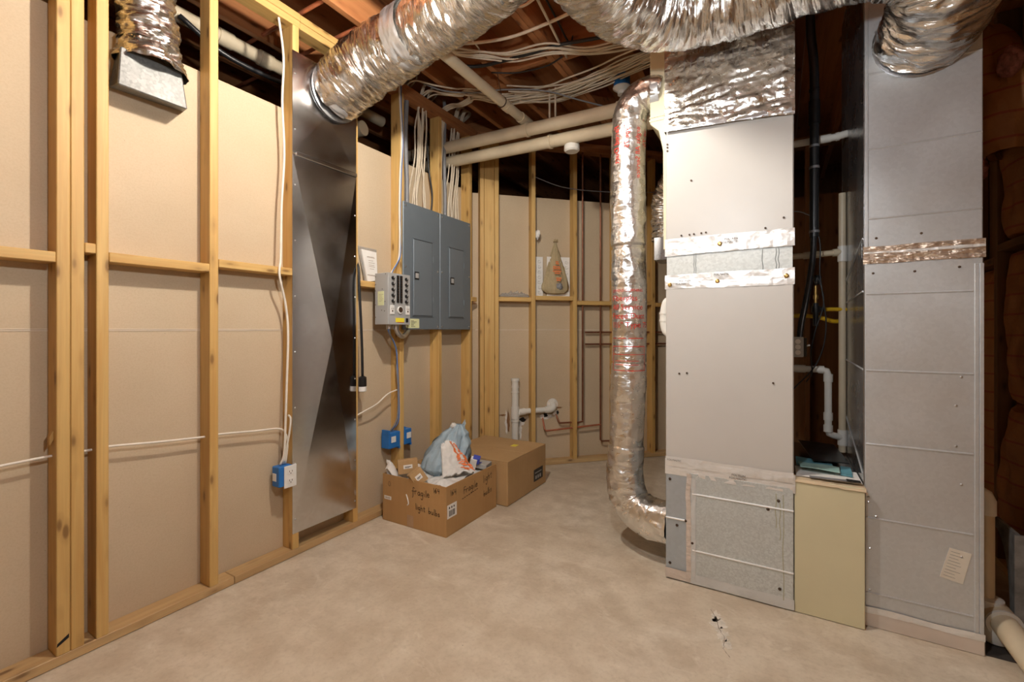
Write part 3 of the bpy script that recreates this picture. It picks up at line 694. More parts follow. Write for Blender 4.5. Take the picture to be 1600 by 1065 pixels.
# ------------------------------------------------------------ return tower
tw = thing('return_duct', (2.73, 2.73, 0), 'tall grey sheet metal return duct right of the furnace', 'duct')
TX0, TX1, TY0, TY1 = 2.553, 2.906, 2.352, 3.11
MB().box(TX0, TX1, TY0, TY1, .075, 1.515).build('lower_section', 'galv', tw, bevel=.003)
MB().box(TX0+.001, TX1-.001, TY0, TY1, 1.516, 2.935).build('upper_section', 'galv', tw, bevel=.003)
for z in (2.27, 1.962, 1.676, 1.367, 1.053, .75, .446, .138):
    MB().tube([(TX0+.012 if z > 1.5 else TX0+.004, TY0+.001, z), (TX1-.028 if z < 1.5 else TX1-.003, TY0+.001, z)], .0045, 8).build('bead', 'galv', tw, True)
MB().box(TX1-.024, TX1-.012, TY0-.003, TY0+.002, .08, 1.47).build('corner_seam', 'galv', tw, bevel=.001)
MB().box(TX1-.010, TX1+.001, TY0-.004, TY0+.002, .08, 1.47).build('corner_seam', 'galv', tw, bevel=.001)
MB().box(TX0-.001, TX0+.010, TY0-.004, TY0+.002, 1.56, 2.93).build('corner_seam', 'galv', tw, bevel=.001)
strip('redfoil', TX0-.006, TX1+.006, 1.492, 1.562, y=TY0-.001, sl=-.0, amp=.007, seed=7, parent=tw, wob=.006)
strip('tape', TX0-.004, TX1+.004, 1.530, 1.540, y=TY0-.006, amp=.004, seed=12, parent=tw, wob=.004)
MB().box(TX0-.002, TX1+.004, TY0-.004, TY1, .0, .062).build('plinth', 'pinktape', tw, bevel=.003)
strip('tape', TX0-.002, TX1+.004, .055, .080, y=TY0-.003, amp=.004, seed=8, parent=tw, wob=.005)
MB().box(TX0-.0035, TX0-.001, TY0+.005, TY1-.005, .09, 2.9).build('side_sheet', 'galvdark', tw)
for (ya, za, yb, zb) in ((2.37, 1.60, 3.0, 1.45), (2.37, 1.055, 3.1, 1.07), (2.37, .62, 3.0, .80), (2.37, 1.38, 2.9, 1.36)):
    MB().tube([(TX0-.004, ya, za), (TX0-.004, yb, zb)], .004, 6).build('bead', 'galv', tw, True)
MB().prism([(0, 0), (.55, -.16), (.55, -.24), (0, -.08)], .03, plane_mt((TX0-.004, 2.40, 1.60), (0, 1, 0), (0, 0, 1)) @ Matrix.Rotation(0, 4, 'X')).build('side_flange', 'galvdark', tw)
for (x, z) in ((2.59, 1.595), (2.73, 1.60), (2.58, 1.452), (2.71, 1.452), (2.84, 1.46), (2.83, .93), (2.845, .355), (2.565, .53), (2.565, .51), (2.57, .32), (2.57, .15), (2.59, .455), (2.845, 1.04), (2.83, .775), (2.845, .63)):
    MB().lathe((x, TY0, z), (0, -1, 0), [(.005, 0), (.0045, .002), (.002, .0035)], 8).build('screw', 'screwdark' if z > 1.4 else 'steel', tw)
tgm = plane_mt((2.784, TY0-.001, .265), (.065, 0, -.013), (.0, 0, 1)) 
tc = MB().add([(2.784, TY0-.002, .265), (2.849, TY0-.002, .252), (2.874, TY0-.002, .374), (2.812, TY0-.002, .383), (2.784, TY0-.0005, .265), (2.849, TY0-.0005, .252), (2.874, TY0-.0005, .374), (2.812, TY0-.0005, .383)],
              [(0, 1, 2, 3), (7, 6, 5, 4), (0, 4, 5, 1), (1, 5, 6, 2), (2, 6, 7, 3), (3, 7, 4, 0)])
tco = tag(tc.build('paper_tag', plain('tag paper', (.72, .66, .56), .8), None, at=(2.82, TY0-.001, .252)), 'tilted buff inspection tag stuck low on the tall grey duct', 'tag')
ORG[tco] = Vector((2.82, TY0-.001, .252))
m = MB()
for i in range(9):
    t = (i+1)/10; a = Vector((2.784, TY0-.0024, .265)).lerp(Vector((2.812, TY0-.0024, .383)), t); b = Vector((2.849, TY0-.0024, .252)).lerp(Vector((2.874, TY0-.0024, .374)), t)
    m.tube([a.lerp(b, .1), a.lerp(b, .5+.4*random.random())], .0006, 4)
m.build('ruled_line', 'cablegrey', tco)

# ------------------------------------------------------------ sheet metal pan on the left wall
pan = thing('sheet_metal_panel', (.003, 1.70, .124), 'tall cross-creased sheet metal panel screwed over the left stud bay', 'metal panel')
py0, py1 = 1.489, 1.914
cx = Vector((.034, 1.715, 1.157))
v = [Vector((.002, py0, .124)), Vector((.002, py1, .124)), Vector((.002, py1, 2.168)), Vector((.002, py0, 2.168)), cx]
m = MB().add(v + [Vector((.0005, p.y, p.z)) for p in v[:4]], [(0, 1, 4), (1, 2, 4), (2, 3, 4), (3, 0, 4), (8, 7, 6, 5), (0, 5, 6, 1), (1, 6, 7, 2), (2, 7, 8, 3), (3, 8, 5, 0)])
m.build('lower_sheet', 'pan', pan)
cx = Vector((.009, 1.70, 2.45))
v = [Vector((.002, py0, 2.17)), Vector((.002, py1, 2.17)), Vector((.002, py1, 2.722)), Vector((.002, py0, 2.722)), cx]
m = MB().add(v + [Vector((.0005, p.y, p.z)) for p in v[:4]], [(0, 1, 4), (1, 2, 4), (2, 3, 4), (3, 0, 4), (8, 7, 6, 5), (0, 5, 6, 1), (1, 6, 7, 2), (2, 7, 8, 3), (3, 8, 5, 0)])
m.build('upper_sheet', 'pan', pan)
MB().box(.001, .013, py0+.02, py1, 2.158, 2.182).build('cleat', 'pan', pan, bevel=.004)
for i in range(9):
    for (y, z) in ((py0+.014, .20+i*.30), (py1-.012, .17+i*.25)):
        if z < 2.7: MB().lathe((.002, y, z), (1, 0, 0), [(.006, 0), (.005, .003), (.002, .005)], 8).build('screw', 'steel', pan)

# ------------------------------------------------------------ breaker panels
def breaker(y0, y1, dy0, dy1, label):
    t = thing('breaker_cabinet', (.0, (y0+y1)/2, 1.222), label, 'electrical panel', 'grey breaker panels')
    MB().box(-.087, .008, y0+.02, y1-.02, 1.24, 2.09).build('back_box', 'panelgrey', t)
    MB().box(.008, .020, y0, y1, 1.222, 2.11).build('cover', 'panelgrey', t, bevel=.003)
    z0, z1 = 1.322, 1.862
    MB().box(.0198, .0215, dy0-.008, dy1+.008, z0-.008, z1+.008).build('door_frame', 'black', t)
    d = MB().box(.0198, .0245, dy0, dy1, z0, z1).build('door', 'panelline', t, bevel=.002)
    MB().box(.0198, .025, dy0-.008, dy0-.004, z0-.008, z1+.008).box(.0198, .025, dy0-.008, dy1+.008, z1+.004, z1+.008).box(.0198, .025, dy0-.008, dy1+.008, z0-.008, z0-.004).box(.0198, .025, dy1+.004, dy1+.008, z0-.008, z1+.008).build('door_trim', 'panelline', t)
    zc = 1.605
    MB().box(.024, .030, dy0+.004, dy0+.052, zc-.028, zc+.028).build('latch', 'black', d, bevel=.002)
    MB().box(.030, .033, dy0+.012, dy0+.044, zc-.018, zc+.018).build('latch_plate', 'lightgrey', d, bevel=.002)
    for z in (z0+.12, z1-.12): MB().cyl((.026, dy1+.006, z-.02), (.026, dy1+.006, z+.02), .005, 8).build('hinge', 'panelline', d)
    for z in (1.245, 1.66, 2.085):
        for y in (y0+.022, y1-.022): MB().lathe((.02, y, z), (1, 0, 0), [(.008, 0), (.007, .003), (.003, .005)], 10).build('screw', 'steel', t)
    return t
b1 = breaker(2.300, 2.689, 2.400, 2.600, 'grey breaker panel nearer the transfer switch, pale label at its foot')
b2 = breaker(2.694, 3.090, 2.806, 2.985, 'grey breaker panel farther from the transfer switch, nearer the corner')
MB().box(.0201, .0212, 2.328, 2.46, 1.232, 1.298).build('paper_label', 'paperyellow', b1)
m = MB()
for i in range(6): m.box(.0212, .0216, 2.345, 2.36, 1.242+i*.008, 1.245+i*.008).box(.0212, .0216, 2.375, 2.40+.04*random.random(), 1.242+i*.008, 1.245+i*.008)
m.build('label_line', 'ink', b1)

# ------------------------------------------------------------ transfer switch
ts = thing('transfer_switch', (.0, 2.16, 1.252), 'light grey generator transfer switch box with ten knobs', 'transfer switch')
MB().box(.003, .12, 2.062, 2.258, 1.254, 1.583).build('housing', 'lightgrey', ts, bevel=.002)
MB().box(.120, .123, 2.062, 2.258, 1.254, 1.583).build('front_plate', 'lightgrey', ts, bevel=.001)
for i in range(5):
    for y in (2.099, 2.219):
        z = 1.552-i*.037
        k = MB().lathe((.123, y, z), (1, 0, 0), [(.011, 0), (.0105, .012), (.009, .014)], 16).build('knob', 'black', ts, True)
        MB().box(.137, .1385, y-.0015, y+.0015, z-.002, z+.009).build('pointer', 'white', k)
for y in (2.143, 2.172):
    s_ = MB().box(.123, .130, y-.009, y+.009, 1.396, 1.570).build('switch_strip', 'black', ts)
    for i in range(10): MB().box(.130, .134, y-.005, y+.005, 1.402+i*.0168, 1.410+i*.0168).build('toggle', 'screwdark', s_)
for y in (2.094, 2.232):
    p = MB().box(.123, .128, y-.019, y+.019, 1.318, 1.378).build('receptacle', 'white', ts, bevel=.003)
    MB().cyl((.128, y, 1.340), (.1286, y, 1.340), .006, 10).box(.128, .1286, y-.009, y-.006, 1.350, 1.360).box(.128, .1286, y+.006, y+.009, 1.350, 1.360).build('slot', 'screwdark', p)
me_ = MB().lathe((.123, 2.163, 1.348), (1, 0, 0), [(.025, 0), (.025, .006), (.021, .008)], 24).build('meter_rim', 'white', ts, True)
MB().cyl((.131, 2.163, 1.35), (.132, 2.163, 1.35), .018, 20).build('meter_face', 'screwdark', me_)
MB().box(.123, .1238, 2.125, 2.203, 1.269, 1.297).build('warning_label', 'yellow', ts)
MB().box(.1238, .1241, 2.14, 2.20, 1.267, 1.270).build('label_stripe', 'redink', ts)
MB().box(.123, .128, 2.216, 2.236, 1.270, 1.296).build('rocker_switch', 'black', ts, bevel=.001)
MB().box(.03, .085, 2.0610, 2.0620, 1.376, 1.466).build('paper_label', 'paperyellow', ts)
m = MB()
for i in range(6): m.box(.04, .06+.02*random.random(), 2.0606, 2.0611, 1.40+i*.009, 1.402+i*.009)
m.build('label_line', 'greyink', ts)
for (x, z) in ((.01, 1.56), (.01, 1.51), (.01, 1.47), (.01, 1.38), (.01, 1.30), (.07, 1.48), (.065, 1.345), (.09, 1.34), (.095, 1.40), (.1, 1.575)):
    MB().cyl((x, 2.0625, z), (x, 2.0605, z), .003, 8).build('screw', 'screwdark', ts)
MB().cyl((.07, 2.12, 1.255), (.07, 2.12, 1.225), .018, 14).cyl((.07, 2.18, 1.255), (.07, 2.18, 1.222), .022, 14).build('conduit_hub', 'steel', ts, True)
MB().tube([(.07, 2.18, 1.235), (.07, 2.20, 1.20), (.06, 2.25, 1.175), (.04, 2.31, 1.195), (.0, 2.37, 1.215)], .016, 12, sub=5).build('conduit_elbow', 'steel', ts, True)

# leaflet pack on the ledge
lf = thing('leaflet_pack', (-.05, 2.09, 1.53), 'white printed leaflet pack standing on the ledge beside the transfer switch', 'leaflet')
m = MB().prism([(0, 0), (.085, .015), (.095, .205), (-.03, .21)], .012, plane_mt((-.06, 2.05, 1.531), (0, 1, .0), (-.1, -.02, 1)))
m.build('leaflet', 'paper', lf)
m = MB().prism([(-.012, .0), (.10, .012), (.11, .225), (-.05, .23)], .002, plane_mt((-.064, 2.05, 1.533), (0, 1, .0), (-.1, -.02, 1)))
m.build('clear_sleeve', 'clear', lf)
m = MB(); mtx = plane_mt((-.0475, 2.05, 1.533), (0, 1, 0), (-.1, -.02, 1))
for i, (a, b, h) in enumerate(((.01, .07, .165), (.01, .075, .16), (.02, .06, .14), (.02, .07, .125), (.02, .065, .11), (.02, .07, .10), (.025, .06, .085), (.0, .08, .045), (.0, .08, .04))):
    m.prism([(a, h), (b, h), (b, h+.0025), (a, h+.0025)], .0006, mtx)
m.build('print_line', 'greyink', lf)

# ------------------------------------------------------------ cables
def cable(pts, r, mat, label, group=None, sub=6, name='electrical_cable', n=8):
    base = min((Vector(p) for p in pts), key=lambda q: q.z)
    o = MB().tube(pts, r, n, True, sub).build(name, mat, None, 'all', at=base)
    return tag(o, label, 'cable', group)
cable([(-.03, 1.42, 2.93), (-.02, 1.425, 2.86), (-.02, 1.452, 2.663), (-.02, 1.445, 2.424), (-.02, 1.456, 2.156), (-.02, 1.441, 1.88), (-.012, 1.431, 1.608), (.009, 1.412, 1.545), (.006, 1.415, 1.49), (-.02, 1.463, 1.357), (-.02, 1.478, 1.203), (-.02, 1.47, .929), (-.02, 1.463, .725), (-.02, 1.455, .56), (-.03, 1.44, .505)], .0062, 'cablewhite', 'white cable running down the stud to the wall outlet')
cable([(-.045, .30, .75), (-.045, .442, .755), (-.045, .568, .759), (-.045, .675, .756), (-.045, .737, .757), (-.045, .905, .739), (-.045, 1.087, .724), (-.045, 1.143, .724), (-.045, 1.32, .706), (-.04, 1.44, .695), (-.03, 1.472, .66), (-.02, 1.475, .60), (-.03, 1.47, .505)], .0048, 'cablewhite', 'thin white cable threaded level through the left wall studs')
cable([(-.03, 1.487, .76), (-.012, 1.487, .745), (-.008, 1.482, .70), (-.02, 1.476, .62), (-.035, 1.46, .505)], .0055, 'cablewhite', 'short white cable looping out of the stud above the outlet')
for (y, z) in ((1.452, 2.60), (1.447, 2.30), (1.476, 1.30), (1.470, .93), (1.47, .62)):
    pass
oc = thing('outlet', (-.02, 1.46, .385), 'white duplex outlet with blue box low on the stud', 'outlet')
MB().box(-.058, .004, 1.412, 1.488, .395, .500).build('blue_box', 'bluebox', oc, bevel=.003)
MB().box(-.052, -.02, 1.4105, 1.412, .425, .465).build('box_label', 'paper', oc)
MB().box(.0045, .0105, 1.438, 1.508, .384, .500).build('cover_plate', 'white', oc, bevel=.002)
for z in (.418, .466):
    q = MB().box(.0105, .012, 1.456, 1.490, z-.014, z+.014).build('receptacle', 'white', oc, bevel=.001)
    MB().box(.012, .0124, 1.464, 1.467, z-.001, z+.008).box(.012, .0124, 1.479, 1.482, z-.001, z+.008).cyl((.012, 1.473, z-.007), (.0124, 1.473, z-.007), .003, 8).build('slot', 'screwdark', q)
def bluebox(y0, y1, x0, x1, label):
    t = thing('junction_box', ((x0+x1)/2, (y0+y1)/2, .418), label, 'junction box', 'blue junction boxes')
    MB().box(x0, x1, y0, y1, .42, .525).build('box', 'bluebox', t, bevel=.003)
    MB().box(x1-.002, x1+.003, y0+.02, y0+.06, .46, .50).build('box_label', 'paper', t)
    MB().box(x0+.01, x1, y0-.004, y0+.008, .52, .545).box(x0+.01, x1, y1-.012, y1, .408, .425).build('ear', 'bluebox', t)
bluebox(2.185, 2.289, -.07, .004, 'blue junction box left of the stud under the transfer switch')
bluebox(2.331, 2.40, -.07, .004, 'blue junction box hidden right of the stud under the transfer switch')
cable([(-.03, 2.23, .53), (.002, 2.262, .62), (.004, 2.268, .80), (.004, 2.255, .95), (.006, 2.252, 1.08), (.06, 2.14, 1.19), (.07, 2.12, 1.23)], .0055, 'cablegrey', 'grey cable dropping from the transfer switch to the blue box')
cable([(-.04, 2.25, .53), (.004, 2.272, .60), (.005, 2.275, .75), (.005, 2.264, .92), (.03, 2.22, 1.1), (.06, 2.13, 1.20), (.068, 2.112, 1.23)], .0045, 'cableblue', 'blue cable dropping from the transfer switch to the blue box')
cable([(-.05, 1.93, .67), (-.03, 2.0, .70), (-.02, 2.10, .735), (-.02, 2.20, .79), (-.01, 2.285, .81)], .0045, 'cablewhite', 'short white wire slanting from the metal panel to the stud')
# paired cable on stud 2.31 up to the top plate
cable([(.0, 2.28, 2.93), (.004, 2.285, 2.78), (.006, 2.30, 2.52), (.006, 2.285, 2.3), (.006, 2.278, 2.05), (.005, 2.282, 1.85), (.005, 2.27, 1.70), (.03, 2.18, 1.60), (.05, 2.16, 1.583)], .0065, 'cablewhite', 'white cable stapled down the stud to the transfer switch')
cable([(.0, 2.30, 2.93), (.004, 2.297, 2.78), (.006, 2.312, 2.52), (.006, 2.298, 2.3), (.006, 2.288, 2.05), (.005, 2.290, 1.85), (.01, 2.28, 1.72), (.03, 2.19, 1.61), (.055, 2.17, 1.583)], .004, 'cableblue', 'thin blue wire beside the cable above the transfer switch')
# hanging black cord and connector
pc = thing('power_cord', (.03, 1.93, .82), 'black power cord with connector hanging at the metal panel edge', 'power cord')
MB().tube([(-.03, 1.935, 1.66), (.01, 1.925, 1.60), (.022, 1.918, 1.512), (.025, 1.925, 1.357), (.028, 1.935, 1.122), (.03, 1.938, .93)], .008, 10, sub=6).build('cord', 'black', pc, 'all')
MB().lathe((.03, 1.938, .935), (0, 0, -1), [(.010, 0), (.024, .008), (.025, .06), (.023, .065)], 20).build('connector_body', 'black', pc, True)
MB().lathe((.03, 1.938, .870), (0, 0, -1), [(.024, 0), (.024, .028), (.021, .031)], 20).build('connector_cap', 'white', pc, True)

# cables rising out of the breaker panels and over the top plate into the ceiling bundle
rnd = random.Random(3)
lowb = [(.357, 2.66), (.471, 2.78), (.558, 2.863), (.833, 2.94), (1.031, 2.937), (1.228, 2.904), (1.411, 2.867), (1.60, 2.83), (1.85, 2.80)]
def riser(y0, y1, mat, r, i, n, far):
    x = -.075+.05*rnd.random(); yt = y1+rnd.uniform(-.02, .02)
    pts = [(x, y0, 2.08), (x-.005, y0+(yt-y0)*.25+rnd.uniform(-.015, .015), 2.25), (x, yt+rnd.uniform(-.018, .018), 2.5), (x+.005, yt+rnd.uniform(-.012, .012), 2.72), (-.045+.02*rnd.uniform(-1, 1), yt, 2.88), (-.03, yt+.01, 2.95)]
    if far:
        o = (i/n-.5)
        pts += [(.05, yt+.015, 2.968+.004*(i % 3)), (.17, yt*.72+2.66*.28+o*.03, 2.928-.004*(i % 3)), (.28, yt*.35+2.68*.65+o*.06, 2.92-.004*(i % 4))]
        for (bx, by) in lowb:
            pts.append((bx, by+o*.20*(1 if bx < .9 else .8)+rnd.uniform(-.012, .012), 2.918-.03*((i*7) % 5)/5-.02*math.sin(bx*7+i)**2))
    else:
        pts += [(-.02, yt+.05, 3.05), (-.08, yt+.2, 3.10), (-.3, yt+.3, 3.08)]
    return pts
spec = []
for g, (ya, yb, yt, k) in enumerate(((2.33, 2.35, 2.36, 2), (2.44, 2.52, 2.53, 5), (2.58, 2.62, 2.61, 2), (2.72, 2.80, 2.80, 8), (2.86, 2.92, 2.93, 5), (2.93, 3.05, 3.03, 5))):
    for j in range(k): spec.append((ya+(yb-ya)*(j/max(1, k-1)), yt+.035*(j/k-.5), g))
names = ['white cable rising at the near edge of the breaker panels', 'white cable in the bunch above the near breaker panel', 'white cable bending beside the middle stud above the panels', 'white cable in the thick bunch above the far breaker panel', 'white cable in the second bunch above the far breaker panel', 'white cable in the last bunch beside the corner stud']
far_i = 0
for q, (ya, yt, g) in enumerate(spec):
    far = (q % 2 == 1 and g < 4) or g in (3,)
    cable(riser(ya, yt, 'cable', .006, far_i, 16, far), .0058, 'cable', names[g], 'cables above the breaker panels (%s)' % ('abcdef'[g],), 5)
    far_i += 1 if far else 0
cable([(-.06, 2.42, 2.08), (-.06, 2.42, 2.3), (-.055, 2.40, 2.6), (-.05, 2.41, 2.9), (-.05, 2.41, 3.05)], .016, 'cablegrey', 'thick grey service cable entering the near breaker panel', n=12)
cable([(-.05, 2.84, 2.08), (-.05, 2.84, 2.3), (-.05, 2.83, 2.6), (-.045, 2.83, 2.9), (-.05, 2.83, 3.05)], .014, 'cablegrey', 'thick grey cable entering the far breaker panel', n=12)
cable([(-.04, 2.655, 2.08), (-.03, 2.66, 2.25), (-.03, 2.62, 2.45), (-.04, 2.60, 2.86), (-.04, 2.6, 3.0)], .007, 'black', 'black cable beside the middle stud above the panels')
# ceiling bundles further on
for i in range(6):
    o = (i/6-.5)
    cable([(.25, 2.02+o*.1, 2.925)]+[(x, y+o*.12+rnd.uniform(-.01, .01), 2.912-.02*rnd.random()) for x, y in ((.502, 2.124), (.579, 2.213), (.699, 2.313), (.828, 2.405), (1.065, 2.456), (1.255, 2.596), (1.473, 2.653), (1.8, 2.70))], .0058, 'cable', 'beige cable in the upper bundle slung under the joists', 'upper ceiling cable bundle', 5)
for i in range(7):
    o = (i/7-.5)
    cable([(x, y+o*.24+rnd.uniform(-.015, .015), 2.915-.04*((i*3) % 4)/4) for x, y in ((.62, 2.80), (.833, 2.93), (1.031, 2.937), (1.228, 2.904), (1.411, 2.867), (1.60, 2.83), (1.85, 2.80))], .0058, 'cable', 'beige cable in the lower bundle slung under the joists', 'lower ceiling cable bundle', 5)
cable([(.45, 2.10, 2.93), (.551, 2.124, 2.92), (.72, 2.19, 2.91), (.921, 2.246, 2.91), (1.16, 2.259, 2.92), (1.40, 2.25, 2.93), (1.7, 2.25, 2.935)], .009, 'cable', 'thick beige cable crossing alone below the joists')
cable([(.45, 2.30, 2.91), (.582, 2.378, 2.905), (.735, 2.404, 2.90), (.951, 2.425, 2.90), (1.114, 2.442, 2.905), (1.362, 2.52, 2.915), (1.7, 2.6, 2.92)], .0105, 'black', 'thick black cable slung with the upper cable bundle')
cable([(.60, 2.52, 2.93), (.75, 2.60, 2.925), (.95, 2.63, 2.925), (1.08, 2.60, 2.93)], .005, 'black', 'thin black cable below the blocking between the joists')
cable([(.95, 2.0, 2.93), (1.03, 2.02, 2.93), (1.10, 2.05, 2.90), (1.25, 2.03, 2.92), (1.42, 2.0, 2.93)], .007, 'cable', 'short beige cable near the top beside the trunk duct')
cable([(1.18, 2.0, 2.93), (1.16, 2.2, 2.92), (1.13, 2.4, 2.925), (1.10, 2.62, 2.93)], .0075, 'cable', 'beige cable running along the double joist')
cable([(1.2, 1.98, 2.95), (1.17, 2.15, 3.0), (1.16, 2.35, 2.98), (1.15, 2.55, 2.96), (1.14, 2.62, 3.05)], .006, 'black', 'black wire looping in the joist bay')
cable([(.05, 2.42, 2.98), (.2, 2.50, 2.91), (.40, 2.60, 2.885), (.60, 2.67, 2.885), (.85, 2.80, 2.87), (1.05, 2.95, 2.82), (1.2, 3.05, 2.78)], .0055, 'cablegrey', 'pale grey blue wire looping under the ceiling to the drain pipes')
cable([(.62, 1.98, 2.93), (.70, 2.10, 2.91), (.69, 2.22, 2.92), (.66, 2.30, 2.925), (.60, 2.33, 2.93)], .005, 'cablewhite', 'thin white wire arching down from the branch duct')
cable([(.35, 3.62, 2.60), (.55, 3.78, 2.52), (.8, 4.0, 2.50), (1.1, 4.3, 2.52), (1.3, 4.5, 2.55)], .004, 'cablegrey', 'thin grey wire stretched along the upper back wall')
# ------------------------------------------------------------ pipes
def pipe(name, pts, r, mat, label, group=None, fit=(), n=16, sub=0, cat='pipe'):
    base = min((Vector(p) for p in pts), key=lambda q: q.z)
    t = thing(name, base, label, cat, group)
    MB().tube(pts, r, n, True, sub).build('run', mat, t, True)
    for (a, b) in fit: MB().tube([a, b], r*1.16, n).build('coupling', mat, t, True)
    return t
pipe('drain_pipe', [(-.9, 2.86, 2.705), (1.62, 2.86, 2.632)], .044, 'pvcold', 'upper of the two thick cream drain pipes below the joists', 'thick drain pipes', [((.68, 2.86, 2.660), (.70, 2.86, 2.659)), ((1.35, 2.86, 2.64), (1.42, 2.86, 2.638))])
pipe('drain_pipe', [(-.9, 2.95, 2.625), (1.62, 2.95, 2.555)], .044, 'pvcold', 'lower of the two thick cream drain pipes below the joists', 'thick drain pipes', [((.82, 2.95, 2.577), (.84, 2.9500, 2.576)), ((1.52, 2.95, 2.558), (1.62, 2.95, 2.555))])
pipe('vent_pipe', [(.655, 1.86, 2.742), (.66, 2.95, 2.735)], .032, 'pvcold', 'single cream pipe running away below the joists', None, [((.657, 2.60, 2.737), (.657, 2.66, 2.737)), ((.66, 2.80, 2.735), (.66, 2.95, 2.735))])
m = thing('pipe_hanger', (.657, 2.56, 2.70), 'metal strap hanger around the single cream pipe', 'hanger')
MB().tube([(.657+.035*math.cos(a), 2.56, 2.737+.035*math.sin(a)) for a in [math.pi*2*i/14 for i in range(15)]], .004, 6).build('strap', 'screwdark', m); MB().cyl((.657, 2.56, 2.77), (.62, 2.56, 2.945), .003, 6).build('rod', 'screwdark', m)
for i, (x, y) in enumerate(((.545+.31, 2.88), (.90, 2.88))):
    tag(MB().tube([(x, y, 2.70), (x, y, 2.915)], .007, 8).build('hanger_strap', 'cable', None, at=(x, y, 2.70)), 'beige strap holding the thick drain pipes, %s of the pair' % ('left' if i == 0 else 'right'), 'hanger', 'drain pipe straps')
cf = thing('cleanout_fitting', (1.02, 3.02, 2.50), 'round white pvc cleanout behind the thick drain pipes', 'pipe fitting')
MB().lathe((.98, 2.985, 2.545), (0, 0, -1), [(.05, 0), (.055, .02), (.055, .05), (.045, .06)], 20).build('cap', 'pvc', cf, True)
cb = thing('ceiling_box', (1.32, 3.0, 2.74), 'blue plastic ceiling box with white cover above the drain pipes', 'junction box')
MB().lathe((1.33, 3.02, 2.94), (0, 0, -1), [(.055, 0), (.055, .07), (.05, .075)], 20).build('box', 'bluebox', cb, True)
MB().lathe((1.33, 3.02, 2.864), (0, 0, -1), [(.06, 0), (.06, .006), (.03, .03), (.028, .05)], 20).build('cover', 'pvc', cb, True)
pipe('vent_pipe', [(-.50, .1, 2.935), (-.50, 2.6, 2.93)], .04, 'pvcold', 'dusty cream pipe beyond the left wall studs', None, [((-.5, 1.36, 2.933), (-.5, 1.44, 2.933)), ((-.5, 1.6, 2.932), (-.5, 1.68, 2.932))]).location = (-.50, 2.6, 2.89)
pipe('drain_pipe', [(-3.55, 1.55, 2.44), (-.2, 2.15, 2.60)], .05, 'pvcold', 'thick drain pipe crossing in the dark beyond the left wall', None)
cable([(-.45, 1.15, 2.86), (-.42, 1.35, 2.76), (-.38, 1.6, 2.73), (-.35, 1.9, 2.74)], .014, 'blackcond', 'black hose sagging beyond the left wall studs')
for i, y in enumerate((1.553, 1.792)):
    tag(MB().tube([(-1.2, y, 2.962), (1.6, y, 2.962)], .011, 12).build('copper_pipe', 'copperred', None, True, at=(-1.2, y, 2.951)), ('reddish copper pipe crossing above the top plate nearer the camera' if i == 0 else 'reddish copper pipe crossing above the top plate just before the branch duct'), 'pipe', 'overhead copper pipes')

# back wall plumbing, in wall coordinates
MW = Matrix.Translation((0, 3.215, 0)) @ Matrix.Rotation(R45, 4, 'Z')
def bw(s, off, z): return MW @ Vector((s, off, z))
dr = thing('sink_drain', bw(.353, .045, .04), 'white pvc drain stack with side branch roughed in on the back wall', 'pipe')
MB().tube([bw(.353, .045, .04), bw(.353, .045, .765)], .031, 18).build('stack', 'pvc', dr, True)
for (a, b) in ((.40, .53), (.66, .665), (.42, .425)): MB().tube([bw(.353, .045, a), bw(.353, .045, b)], .037, 18).build('hub', 'pvc', dr, True)
MB().tube([bw(.353, .045, .70), bw(.353, .045, .72)], .035, 18).tube([bw(.353, .045, .762), bw(.353, .045, .785)], .038, 18).build('cap', 'pvc', dr, True)
MB().tube([bw(.353, .045, .44), bw(.39, .045, .478), bw(.42, .045, .487), bw(.66, .045, .493)], .025, 16, sub=4).build('branch', 'pvc', dr, True)
MB().tube([bw(.40, .045, .482), bw(.445, .045, .487)], .031, 16).build('hub', 'pvc', dr, True)
MB().tube([bw(.635, .045, .492), bw(.685, .045, .495), bw(.715, .05, .515), bw(.72, .075, .53), bw(.72, .10, .53)], .031, 16, sub=4).build('elbow', 'pvc', dr, True)
MB().lathe(bw(.72, .088, .533), (bw(0, -1, 0)-bw(0, 0, 0)), [(.055, 0), (.052, .006), (.03, .009)], 18).build('escutcheon', 'gypsum', dr, True)
def cop(pts, label, r=.0085, mat='copper'):
    P = [bw(*p) for p in pts]
    return tag(MB().tube(P, r, 10, sub=0).build('copper_pipe', mat, None, True, at=min(P, key=lambda q: q.z)), label, 'pipe', 'copper pipes on the back wall')
cop([(.995, .03, 2.93), (.995, .03, .385), (.995, .03, .372), (.955, .03, .365), (.92, .03, .362)], 'copper riser pipe nearer the hanging bag on the back wall')
cop([(1.175, .03, 2.93), (1.175, .03, .19), (1.19, .03, .178), (1.30, .03, .175)], 'copper riser pipe nearer the vertical wrapped duct')
cop([(1.17, .025, .335), (.64, .025, .305), (.625, .03, .32), (.625, .09, .41)], 'red copper branch pipe running low through the studs', .0085, 'copperred')
cop([(.91, .045, .365), (.78, .045, .365), (.77, .05, .375), (.755, .09, .44)], 'short copper stub beside the drain elbow')
cop([(1.03, .05, 1.197), (2.4, .05, 1.197)], 'upper of the two level copper pipes behind the vertical duct')
cop([(1.03, .05, 1.085), (2.4, .05, 1.085)], 'lower of the two level copper pipes behind the vertical duct')

